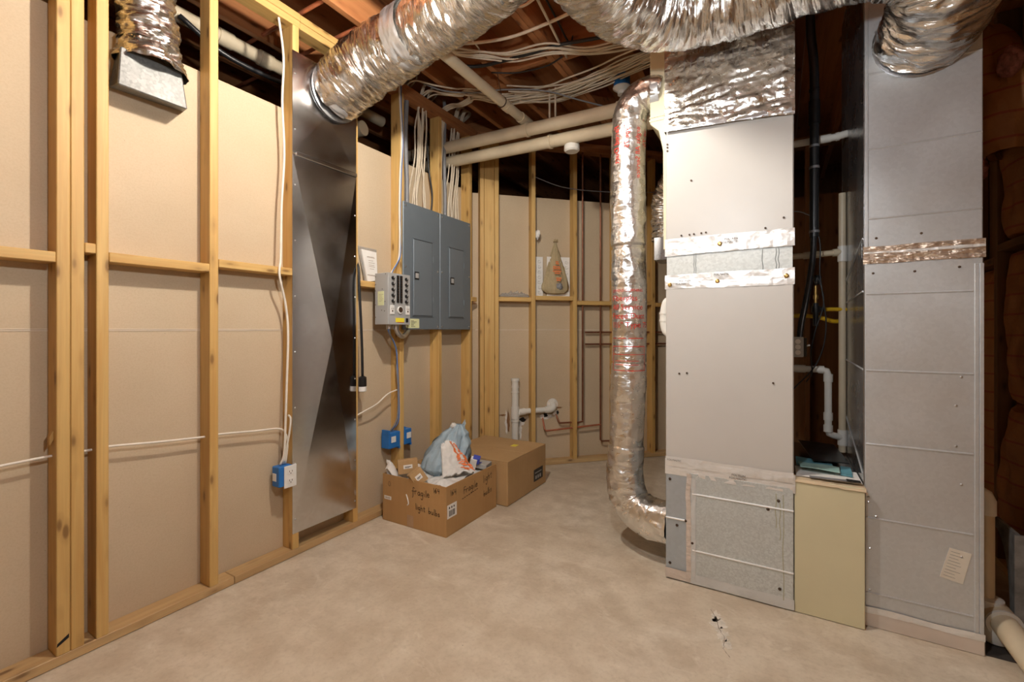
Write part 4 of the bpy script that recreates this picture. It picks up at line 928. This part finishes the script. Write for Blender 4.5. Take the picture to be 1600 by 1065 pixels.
# things on the back wall ledge
def tile(s0, s1, z1, label):
    t = thing('embossed_panel', bw((s0+s1)/2, .05, 1.53), label, 'panel', 'white embossed panels on the ledge')
    m = MB().prism([(0, 0), (s1-s0, 0), (s1-s0, z1-1.527), (0, z1-1.527)], -.006, plane_mt(bw(s0, .066, 1.527), bw(1, 0, 0)-bw(0, 0, 0), (0, 0, 1)))
    m.build('sheet', 'paper', t)
    nrow = 7; nc = 1 if s1-s0 < .1 else 3
    for c in range(nc):
        sc = s0+(s1-s0)*(c+.5)/nc
        g = MB()
        for k in range(nrow):
            zz = 1.545+k*.047
            g.tube([bw(sc+.018*math.cos(a)*(.3+.7*a/6.3), .0595, zz+.018+.018*math.sin(a)*(.3+.7*a/6.3)) for a in [i*.7 for i in range(10)]], .0028, 5)
        g.build('scroll_relief', 'white', t)
tile(.545, .620, 1.885, 'narrow white embossed panel left of the hanging bag')
tile(.66, .882, 1.890, 'wide white embossed panel behind the hanging bag')
hb = thing('hanging_bag', bw(.74, .05, 1.56), 'tan plastic shopping bag with orange print hanging on the back wall', 'bag')
def sack(parent, name, mat, centre, peak, prof, sq=1.0, pleat=9, seed=0, dirx=(1, 0, 0), diry=(0, 1, 0), amp=.18, lin=False):
    c, pk = Vector(centre), Vector(peak); dx, dy = Vector(dirx).normalized(), Vector(diry).normalized()
    def f(u, v):
        t = v*(len(prof)-1); i = min(int(t), len(prof)-2); k = t-i
        k2 = k if lin else k*k*(3-2*k); r = prof[i][0]*(1-k2)+prof[i+1][0]*k2; h = prof[i][1]*(1-k)+prof[i+1][1]*k
        a = 2*math.pi*u; q = 1+amp*(.4+.6*h)*nz((math.cos(a)*pleat*.35, math.sin(a)*pleat*.35, h*1.6), 1, seed)+.10*nz((math.cos(a)*2, math.sin(a)*2, h*4), 1, seed+5)
        base = c.lerp(pk, h)
        return base+dx*math.cos(a)*r*q+dy*math.sin(a)*r*sq*q
    return MB().grid(f, 64, 44).build(name, mat, parent, 'all')
ew = bw(1, 0, 0)-bw(0, 0, 0); en = bw(0, 1, 0)-bw(0, 0, 0)
sack(hb, 'bag_film', 'bagtan', bw(.74, .045, 1.545), bw(.745, .085, 2.02), [(.012, 0), (.085, .015), (.125, .08), (.128, .16), (.098, .38), (.066, .62), (.030, .86), (.012, 1.0)], .28, 20, 2, ew, en, .34, True)
MB().tube([bw(.725, .075, 2.03), bw(.735, .07, 2.05), bw(.745, .075, 2.035), bw(.757, .07, 2.052), bw(.765, .08, 2.03)], .007, 8, sub=4).build('knot', 'bagtan', hb, True)
lump(MB(), bw(.752, .035, 1.615), (.05, .03, .035), 4).build('contents', 'cablegrey', hb, True)
m = MB(); rr = random.Random(5)
for (s0, s1, z, off) in ((.728, .752, 1.832, .024), (.728, .752, 1.815, .021), (.700, .765, 1.785, .014), (.698, .768, 1.768, .011), (.695, .770, 1.745, .008), (.712, .768, 1.726, .004), (.725, .762, 1.680, -.001), (.728, .760, 1.662, -.003)):
    x = s0
    while x < s1:
        w = rr.uniform(.006, .013); m.add([bw(x, off-.004, z), bw(x+w, off-.004, z), bw(x+w, off-.004+.002, z+.013), bw(x, off-.004+.002, z+.013)], [(0, 1, 2, 3)]); x += w+.003
m.build('orange_print', 'orangeink', hb)
cpm = thing('crumpled_plastic', bw(.36, .04, 1.51), 'clear crumpled plastic wrap lying on the back wall ledge', 'plastic wrap')
m = MB(); m.grid(lambda u, v: bw(.205+.275*u, .01+.075*v, 1.512+.055*math.sin(math.pi*v)**.5*(.55+.8*abs(nz((u*9, v*4, 2), 1)))*math.sin(math.pi*min(1, max(0, u)))**.3), 50, 16)
m.build('film', 'clear', cpm)
lump(MB(), bw(.555, .03, 2.08), (.025, .025, .04), 5, 10, .6).build('crumpled_paper', 'paper', None, True)
o = bpy.data.objects['crumpled_paper']; tag(o, 'small wad of white paper stuck on the back wall stud', 'paper wad')

# ------------------------------------------------------------ gap between furnace and tower
cd = thing('black_conduit', (2.40, 2.8, 1.2), 'black conduit hanging in the dark gap beside the furnace', 'conduit')
MB().tube([(2.385, 2.80, 2.93), (2.39, 2.80, 2.75), (2.404, 2.80, 2.56), (2.405, 2.80, 2.2), (2.404, 2.80, 1.70)], .021, 14, sub=4).build('upper_run', 'blackcond', cd, True)
MB().tube([(2.404, 2.80, 1.75), (2.398, 2.79, 1.60), (2.375, 2.76, 1.42), (2.345, 2.70, 1.25), (2.335, 2.66, 1.17)], .014, 12, sub=5).build('lower_run', 'blackcond', cd, True)
for z in (2.45, 2.05, 1.72, 2.16): MB().tube([(2.4045, 2.80, z), (2.4045, 2.80, z+.012)], .0235, 14).build('band', 'cablegrey' if z < 2.4 else 'black', cd)
MB().cyl((2.405, 2.80, 2.28), (2.405, 2.80, 2.40), .025, 14).build('sleeve', 'black', cd, True)
hbx = thing('handy_box', (2.33, 2.66, 1.09), 'small metal handy box on the furnace side in the gap', 'junction box')
MB().box(2.304, 2.352, 2.64, 2.69, 1.085, 1.185).build('box', 'lightgrey', hbx, bevel=.003)
for z in (1.108, 1.135, 1.162): MB().cyl((2.328, 2.64, z), (2.328, 2.637, z), .012, 14).build('knockout', 'white', hbx)
MB().box(2.352, 2.365, 2.645, 2.685, 1.088, 1.18).build('cover', 'black', hbx); MB().cyl((2.365, 2.66, 1.14), (2.378, 2.655, 1.145), .004, 8).build('toggle', 'white', hbx)
pv = thing('condensate_pipe', (2.52, 2.9, .58), 'cream pvc condensate riser with side branches in the gap', 'pipe')
MB().cyl((2.532, 2.9, .585), (2.532, 2.9, 1.93), .0165, 14).build('riser', 'pvcold', pv, True)
for z in (.66, 1.615): MB().cyl((2.532, 2.9, z-.04), (2.532, 2.9, z+.04), .021, 14).build('tee', 'pvc', pv, True)
MB().tube([(2.305, 2.88, 1.615), (2.532, 2.9, 1.625)], .0155, 12).build('branch', 'pvcold', pv, True)
MB().tube([(2.36, 2.885, 1.617), (2.43, 2.891, 1.62)], .019, 12).tube([(2.49, 2.896, 1.623), (2.53, 2.9, 1.625)], .020, 12).build('coupling', 'pvcold', pv, True)
MB().tube([(2.305, 2.86, 1.013), (2.44, 2.86, 1.012), (2.462, 2.86, 1.006), (2.468, 2.86, .985), (2.468, 2.86, .70), (2.474, 2.865, .68), (2.49, 2.87, .672), (2.532, 2.9, .66)], .0165, 14).build('trap', 'pvc', pv, True)
for (a, b) in (((2.32, 2.86, 1.013), (2.37, 2.86, 1.013)), ((2.425, 2.86, 1.012), (2.45, 2.86, 1.011)), ((2.468, 2.86, .99), (2.468, 2.86, .95)), ((2.468, 2.86, .79), (2.468, 2.86, .75)), ((2.468, 2.86, .725), (2.468, 2.86, .69))):
    MB().cyl(a, b, .0205, 14).build('coupling', 'pvc', pv, True)
pipe('condensate_line', [(2.305, 2.86, 2.215), (2.50, 2.86, 2.215), (2.549, 2.865, 2.225)], .018, 'pvc', 'short white pvc pipe high in the gap beside the furnace', None, [((2.43, 2.86, 2.215), (2.48, 2.86, 2.215)), ((2.50, 2.86, 2.215), (2.515, 2.861, 2.217))])
gs = thing('gas_line', (2.45, 2.95, 1.22), 'yellow flexible gas line with black valve in the gap', 'gas line')
MB().tube([(2.305, 2.9, 1.295), (2.36, 2.9, 1.296), (2.43, 2.92, 1.287), (2.50, 2.95, 1.265), (2.548, 2.97, 1.27)], .011, 12, sub=6).build('lower_hose', 'gas', gs, True)
MB().tube([(2.44, 2.86, 1.325), (2.49, 2.88, 1.327), (2.548, 2.9, 1.325)], .010, 12, sub=4).build('upper_hose', 'gas', gs, True)
MB().cyl((2.413, 2.84, 1.24), (2.413, 2.84, 1.36), .013, 12).cyl((2.413, 2.84, 1.31), (2.413, 2.84, 1.345), .020, 12).cyl((2.40, 2.84, 1.33), (2.45, 2.85, 1.327), .012, 12).build('valve', 'black', gs, True)
MB().cyl((2.413, 2.84, 1.36), (2.413, 2.84, 1.45), .007, 10).cyl((2.413, 2.84, 1.38), (2.413, 2.84, 1.40), .011, 10).build('brass_fitting', 'brass', gs, True)
lump(MB(), (2.42, 2.84, 1.48), (.018, .018, .024), 2, 8, .5).build('tape_wad', 'black', gs, True)
for i, pts in enumerate(([(2.415, 2.8, 1.75), (2.43, 2.8, 1.65), (2.428, 2.8, 1.52), (2.44, 2.8, 1.40), (2.455, 2.8, 1.25), (2.44, 2.8, 1.12), (2.40, 2.8, 1.02), (2.33, 2.8, .93), (2.305, 2.79, .90)],
                         [(2.42, 2.8, 1.50), (2.445, 2.8, 1.36), (2.41, 2.8, 1.22), (2.39, 2.8, 1.1), (2.395, 2.8, 1.0), (2.37, 2.8, .95)],
                         [(2.30, 2.78, 1.84), (2.34, 2.79, 1.835), (2.39, 2.80, 1.81)])):
    cable(pts, .0032, 'cablegrey' if i == 2 else 'black', ('long thin dark wire dangling in the gap', 'shorter thin dark wire dangling below the gas valve', 'thin grey wire reaching the conduit in the gap')[i])

# ------------------------------------------------------------ floor drain at right
fd = thing('floor_drain_pipe', (2.965, 2.5, 0), 'cream pvc standpipe and trap rising beside the tall grey duct', 'pipe')
MB().tube([(2.958, 2.50, .15), (2.958, 2.50, .50), (2.958, 2.50, .545), (2.945, 2.505, .565), (2.915, 2.51, .572)], .022, 16).build('standpipe', 'pvcold', fd, True)
MB().tube([(2.958, 2.50, .49), (2.958, 2.50, .545), (2.952, 2.502, .562), (2.935, 2.507, .572), (2.912, 2.512, .574)], .027, 16).build('elbow', 'pvc', fd, True)
MB().lathe((2.962, 2.50, .10), (0, 0, 1), [(.036, 0), (.038, .03), (.045, .032), (.045, .06), (.030, .066)], 20).build('reducer', 'pvc', fd, True)
MB().lathe((2.972, 2.475, .0), (0, 0, 1), [(.02, .0), (.042, .012), (.050, .04), (.050, .085), (.044, .10)], 20).build('trap_bowl', 'pvc', fd, True)
dp = thing('loose_pipe', (3.0, 2.3, 0), 'thick cream pvc pipe lying on the floor toward the camera at right', 'pipe')
MB().tube([(2.985, 2.47, .10), (2.990, 2.40, .092), (3.022, 2.10, .052), (3.07, 1.6, .046)], .043, 20, sub=3).build('run', 'pvcold', dp, True)
MB().tube([(2.978, 2.50, .105), (2.986, 2.44, .097)], .052, 20).build('hub', 'pvcold', dp, True)
MB().tube([(2.986, 2.44, .097), (2.987, 2.43, .096)], .055, 20).build('rim', 'pvc', dp, True)
tag(MB().box(2.915, 3.05, 2.36, 2.62, .0005, .004).build('rubber_mat', 'rubber', None, at=(2.98, 2.49, 0)), 'dark scrap of mat on the floor beside the drain trap', 'mat')
ab = thing('arched_board', (3.06, 2.66, 0), 'grey weathered plywood board with round cutout leaning by the right wall', 'board')
W_, H_ = .215, .405
arc = [(.185*math.cos(a), .02+.345*math.sin(a)) for a in [math.radians(d) for d in range(90, -1, -8)]]
poly = [(0, H_), (W_, H_), (W_, 0.0), (.186, 0.0)] + [(x, y) for x, y in reversed(arc)]
mtb = plane_mt((3.062, 2.776, 0.0), (0, -1, 0), (.03, 0, 1))
M['weathered'] = plain('weathered grey plywood', (.30, .28, .25), .8, 0, .25, 14, .3)
MB().prism(poly, .014, mtb).build('plywood_sheet', 'weathered', ab)
MB().box(3.048, 3.19, 2.543, 2.558, .0, .41).build('end_board', 'weathered', ab, bevel=.002)

# ------------------------------------------------------------ cardboard boxes
GL = {'f': [[(1.1, 1.8), (.8, 2), (.5, 1.7), (.45, -.6), (.2, -.9)], [(0, .9), (1, .95)]], 'r': [[(0, 1), (.1, 0)], [(.05, .6), (.4, 1), (.8, .95)]],
      'a': [[(.8, .9), (.4, 1), (.05, .5), (.3, 0), (.7, .3), (.8, .95), (.85, .1), (1, 0)]], 'g': [[(.8, .9), (.4, 1), (.1, .5), (.4, .1), (.75, .4), (.8, .95), (.75, -.7), (.4, -1), (.1, -.7)]],
      'i': [[(.2, .9), (.25, 0)], [(.2, 1.3), (.22, 1.42)]], 'l': [[(.2, 1.9), (.25, .1), (.4, 0)]], 'e': [[(.1, .5), (.8, .6), (.6, 1), (.2, .9), (.1, .3), (.5, 0), (.9, .2)]],
      'h': [[(.1, 1.9), (.15, 0)], [(.15, .6), (.5, 1), (.75, .7), (.75, 0)]], 't': [[(.4, 1.6), (.4, .2), (.7, 0)], [(0, 1.1), (.8, 1.15)]],
      'b': [[(.1, 1.9), (.1, .1), (.5, 0), (.8, .4), (.6, .8), (.15, .6)]], 'u': [[(.05, .9), (.1, .2), (.4, 0), (.7, .3), (.75, .9), (.8, .1), (.9, 0)]],
      's': [[(.7, .9), (.3, 1), (.15, .7), (.6, .4), (.5, .05), (.05, .1)]], 'F': [[(.15, 1.8), (.15, 0)], [(.1, 1.8), (1, 1.85)], [(.15, 1), (.8, 1.05)]],
      '1': [[(.2, 1.6), (.25, 0)]], '6': [[(.7, 1.6), (.2, .9), (.1, .3), (.4, 0), (.75, .3), (.5, .75), (.15, .5)]], '4': [[(.1, 1.5), (.1, .7), (.8, .75)], [(.65, 1.5), (.65, -.1)]], ' ': []}
def handwrite(s, o, ex, ey, xh, parent, w=.0034):
    mt = plane_mt(o, ex, ey); m = MB(); x = 0.0
    for ch in s:
        dy = random.uniform(-.1, .1)
        for st in GL[ch]:
            P = catmull([(a*xh+x, (b+dy)*xh, .0008) for a, b in st], 4)
            for i in range(len(P)-1):
                a, b = P[i], P[i+1]; d = (b-a)
                if d.length < 1e-7: continue
                d.normalize(); nn = Vector((-d.y, d.x, 0))*w*.5
                m.add([mt @ (a-nn-d*w*.3), mt @ (b-nn+d*w*.3), mt @ (b+nn+d*w*.3), mt @ (a+nn-d*w*.3)], [(0, 1, 2, 3)])
        x += xh*(1.15 if ch not in 'il1' else .6)
    return m.build('handwriting', 'ink', parent)
ob = thing('open_box', (.31, 2.36, 0), 'open cardboard box marked fragile light bulbs beside the left wall', 'box')
OX0, OX1, OY0, OY1, OH = .05, .568, 2.085, 2.632, .297
t_ = .005
MB().box(OX0, OX1, OY0, OY1, .001, .006).build('bottom', 'card', ob)
for nm, bx in (('front_wall', (OX0, OX1, OY0, OY0+t_, .006, OH)), ('back_wall', (OX0, OX1, OY1-t_, OY1, .006, OH)), ('left_wall', (OX0, OX0+t_, OY0+t_, OY1-t_, .006, OH)), ('right_wall', (OX1-t_, OX1, OY0+t_, OY1-t_, .006, OH))):
    MB().box(*bx).build(nm, 'card', ob, bevel=.001)
EX, EZ = (1, 0, 0), (0, 0, 1)
handwrite('fragile', (.300, OY0-.0004, .212), EX, (0, 0, 1), .021, ob); handwrite('164', (.472, OY0-.0004, .250), EX, EZ, .018, ob)
handwrite('light bulbs', (.330, OY0-.0004, .125), (1, 0, -.06), EZ, .018, ob)
handwrite('164', (OX1+.0004, 2.125, .232), (0, 1, 0), EZ, .021, ob); handwrite('Fragile', (OX1+.0004, 2.255, .205), (0, 1, .05), EZ, .022, ob)
handwrite('light', (OX1+.0004, 2.47, .213), (0, 1, .1), EZ, .024, ob); handwrite('bulbs', (OX1+.0004, 2.475, .12), (0, 1, .1), EZ, .02, ob)
m = MB()
for i in range(8): m.box(OX1, OX1+.0012, 2.24+i*.022, 2.255+i*.022, .178+.002*i, .181+.002*i)
m.build('pen_line', 'ink', ob)
MB().box(OX1, OX1+.001, 2.095, 2.185, .105, .185).build('barcode_label', 'paper', ob)
m = MB()
for i in range(14): m.box(OX1+.001, OX1+.0014, 2.112+i*.004, 2.112+i*.004+random.choice((.0012, .0024)), .115, .150)
for i in range(3): m.box(OX1+.001, OX1+.0014, 2.11+i*.022, 2.12+i*.022, .160, .172)
m.build('barcode_bar', 'ink', ob)
MB().box(.065, .125, OY0-.001, OY0, .138, .160).build('white_sticker', 'paper', ob)
m = MB()
for i in range(3): m.box(.072, .118, OY0-.0014, OY0-.001, .144+.004*i, .146+.004*i)
m.build('sticker_line', 'greyink', ob)
MB().box(.262, .312, OY0-.001, OY0, .004, .075).build('packing_tape', 'parting', ob)
MB().tube([(.255, OY0-.002, .20), (.27, OY0-.004, .17), (.275, OY0-.004, .145), (.265, OY0-.003, .135)], .0035, 6, sub=4).build('torn_strip', 'paper', ob)
MB().tube([(.11+.010*math.cos(a), OY0-.0005, .240+.015*math.sin(a)) for a in [i*.5 for i in range(14)]], .001, 4).build('pen_mark', 'ink', ob)

bb = thing('closed_box', (.34, 2.96, 0), 'large closed cardboard box behind the open box', 'box')
BX0, BX1, BY0, BY1, BH = .055, .640, 2.662, 3.255, .308
MB().box(BX0, BX1, BY0, BY1, .002, BH-.004).build('box_body', 'card2', bb, bevel=.004)
yc = 2.93
MB().box(BX0, BX1, BY0, yc-.002, BH-.004, BH).build('top_flap', 'card2', bb, bevel=.001); MB().box(BX0, BX1, yc+.002, BY1, BH-.004, BH).build('top_flap', 'card2', bb, bevel=.001)
MB().box(BX1, BX1+.001, 3.05, 3.20, .06, .15).build('black_label', 'black', bb)
m = MB()
for i in range(3): m.box(BX1+.001, BX1+.0014, 3.075+i*.035, 3.097+i*.035, .075, .10)
for i in range(7): m.box(BX1+.001, BX1+.0014, 3.07+i*.016, 3.081+i*.016, .118, .126)
m.build('label_mark', 'lightgrey', bb)
MB().box(.43, .475, 3.05, 3.11, BH, BH+.001).build('yellow_sticker', 'yellow', bb)

# contents of the open box
wl_ = thing('white_liner_bag', (.30, 2.35, .20), 'white plastic bag lining the open box of light bulbs', 'bag')
def lin(u, v):
    x = OX0+.008+(OX1-OX0-.016)*u; y = OY0+.008+(OY1-OY0-.016)*v
    h = .258+.03*nz((x*9, y*9, 1), 1)+.02*abs(nz((x*22, y*22, 3), 1))+.05*math.exp(-((x-.50)**2+(y-2.16)**2)/.006)
    h += .10*math.exp(-((x-.085)**2/.0022+(y-2.125)**2/.0018))
    return Vector((x, y, h))
MB().grid(lin, 60, 60).build('bag_film', 'bagwhite', wl_, 'all')
MB().grid(lambda u, v: Vector((.062+.10*u*(1-v)+.022*u, 2.108+.03*u+.02*nz((u*4, v*4, 1), 1), .26+.13*v*(1-.4*u))), 10, 12).build('handle_flap', 'bagwhite', wl_, 'all')
gb = thing('blue_grey_bag', (.27, 2.42, .25), 'pale blue grey shopping bag bulging out of the open box', 'bag')
sack(gb, 'bag_film', 'bagblue', (.255, 2.40, .245), (.30, 2.56, .555), [(.02, 0), (.10, .02), (.155, .16), (.165, .34), (.135, .58), (.085, .80), (.045, .94), (.018, 1.0)], .85, 26, 9, (1, 0, 0), (0, 1, 0), .62)
MB().grid(lambda u, v: Vector((.31+.05*(u-.5)*(1-.3*v)+.02*v, 2.56+.03*v+.01*math.sin(u*5), .50+.085*v*(1-1.2*(u-.5)**2)+.004*nz((u*5, v*5, 2), 1))), 10, 10).build('handle_flap', 'bagblue', gb, 'all')
lump(MB(), (.275, 2.53, .545), (.022, .022, .02), 3, 8, .4).build('knot', 'bagwhite', gb, True)
ow = thing('orange_print_bag', (.42, 2.36, .27), 'white plastic bag with orange print slumped on the blue grey bag', 'bag')
def slump(u, v):
    c = Vector((.36+.12*v, 2.36-.02*v, .475-.19*v)); wd = .045+.075*v
    return c+Vector((wd*(u-.5)*1.1, wd*(u-.5)*1.6, .02*math.sin(u*3.1)+.012*nz((u*6, v*7, 1), 1)-.022*abs(nz((u*7+v*3, v*2.5, 4), 1))))
def thick(fn, d):
    m = MB(); m.grid(fn, 24, 30); m.grid(lambda u, v: fn(1-u, v)+Vector((-d, d, -d)), 24, 30); return m
thick(slump, .02).build('bag_film', 'bagwhite', ow, 'all')
m = MB()
for i in range(26):
    v0 = .06+.85*i/26
    for k in range(2):
        u0 = .62+.22*k+random.uniform(-.06, .05); du_, dv_ = .12+.06*random.random(), .025+.015*random.random()
        q = [slump(min(.99, u0), v0), slump(min(.99, u0+du_), v0), slump(min(.99, u0+du_), v0+dv_), slump(min(.99, u0), v0+dv_)]
        m.add([p+Vector((.002, -.002, .003)) for p in q], [(0, 1, 2, 3)])
m.build('orange_print', 'orangeink', ow)
def carton(c, d, rot, label, mat='card', lab=None, flap=False):
    t = thing('small_carton', (c[0], c[1], c[2]-d[2]/2), label, 'carton', 'small cartons in the open box')
    MB().cbox(c, d, rot).build('carton_body', mat, t, bevel=.001)
    R = Matrix.Translation(c) @ Matrix.Rotation(rot[2], 4, 'Z') @ Matrix.Rotation(rot[1], 4, 'Y') @ Matrix.Rotation(rot[0], 4, 'X')
    if lab:
        MB().box(d[0]/2, d[0]/2+.0008, -lab[0], lab[0], -lab[1], lab[1], R).build('sticker', 'paper', t)
        MB().box(d[0]/2+.0008, d[0]/2+.0012, -lab[0]*.7, lab[0]*.7, -.002, .002, R).box(d[0]/2+.0008, d[0]/2+.0012, -lab[0]*.7, lab[0]*.3, -.008, -.005, R).build('sticker_line', 'ink', t)
    return t
carton((.165, 2.19, .335), (.085, .125, .085), (.05, -.15, -.75), 'small brown carton with sticker leaning at the back left of the open box', 'card2', (.028, .012))
carton((.30, 2.135, .30), (.075, .085, .09), (.55, -.25, -.60), 'small brown carton with sticker tilted at the front of the open box', 'card2', (.02, .016))
lp = thing('bulb_carton', (.475, 2.49, .29), 'white and blue bulb carton standing in the open box', 'carton')
MB().cbox((.475, 2.49, .325), (.045, .045, .07), (.2, .25, .5)).build('carton_body', 'paper', lp, bevel=.001); MB().cbox((.490, 2.505, .345), (.047, .05, .04), (.2, .25, .5)).build('blue_end', 'blueprint', lp, bevel=.001)
fp = thing('flat_bulb_pack', (.49, 2.56, .285), 'flat grey bulb pack with blue print at the rear of the open box', 'carton')
MB().cbox((.485, 2.565, .298), (.12, .10, .03), (0, .05, .2)).build('pack_body', 'lightgrey', fp, bevel=.002); MB().cbox((.475, 2.545, .3145), (.05, .03, .002), (0, .05, .2)).build('blue_print', 'blueprint', fp)
tag(lump(MB(), (.535, 2.36, .268), (.02, .055, .02), 3, 10, .2).build('dark_bulb', 'black', None, True, at=(.535, 2.36, .25)), 'black rounded bulb near the right edge of the open box', 'light bulb')

# ------------------------------------------------------------ bare bulb and added fill lamp
for i, (p, w, col) in enumerate(BULB_AND_FILL):
    t = thing('bulb_or_fill_lamp', p, ('bare bulb hanging from the joists above the open floor' if i == 0 else 'added unseen fill lamp on a cord, brightening the furnace and tall duct'), 'light bulb')
    x, y, z = p; r = .035
    MB().cyl((x, y, z+.10), (x, y, 2.96), .004, 8).build('cord', 'black', t)
    MB().lathe((x, y, z+.06), (0, 0, 1), [(.020, 0), (.022, .01), (.022, .04), (.012, .05)], 16).build('socket', 'white', t, True)
    MB().lathe((x, y, z-.036), (0, 0, 1), [(.001, 0), (.018, .004), (.030, .016), (.035, .036), (.031, .058), (.020, .085), (.015, .097)], 20).build('bulb', emit('bulb or fill glow %d' % i, col, w/(4*math.pi**2*r*r)), t, True)
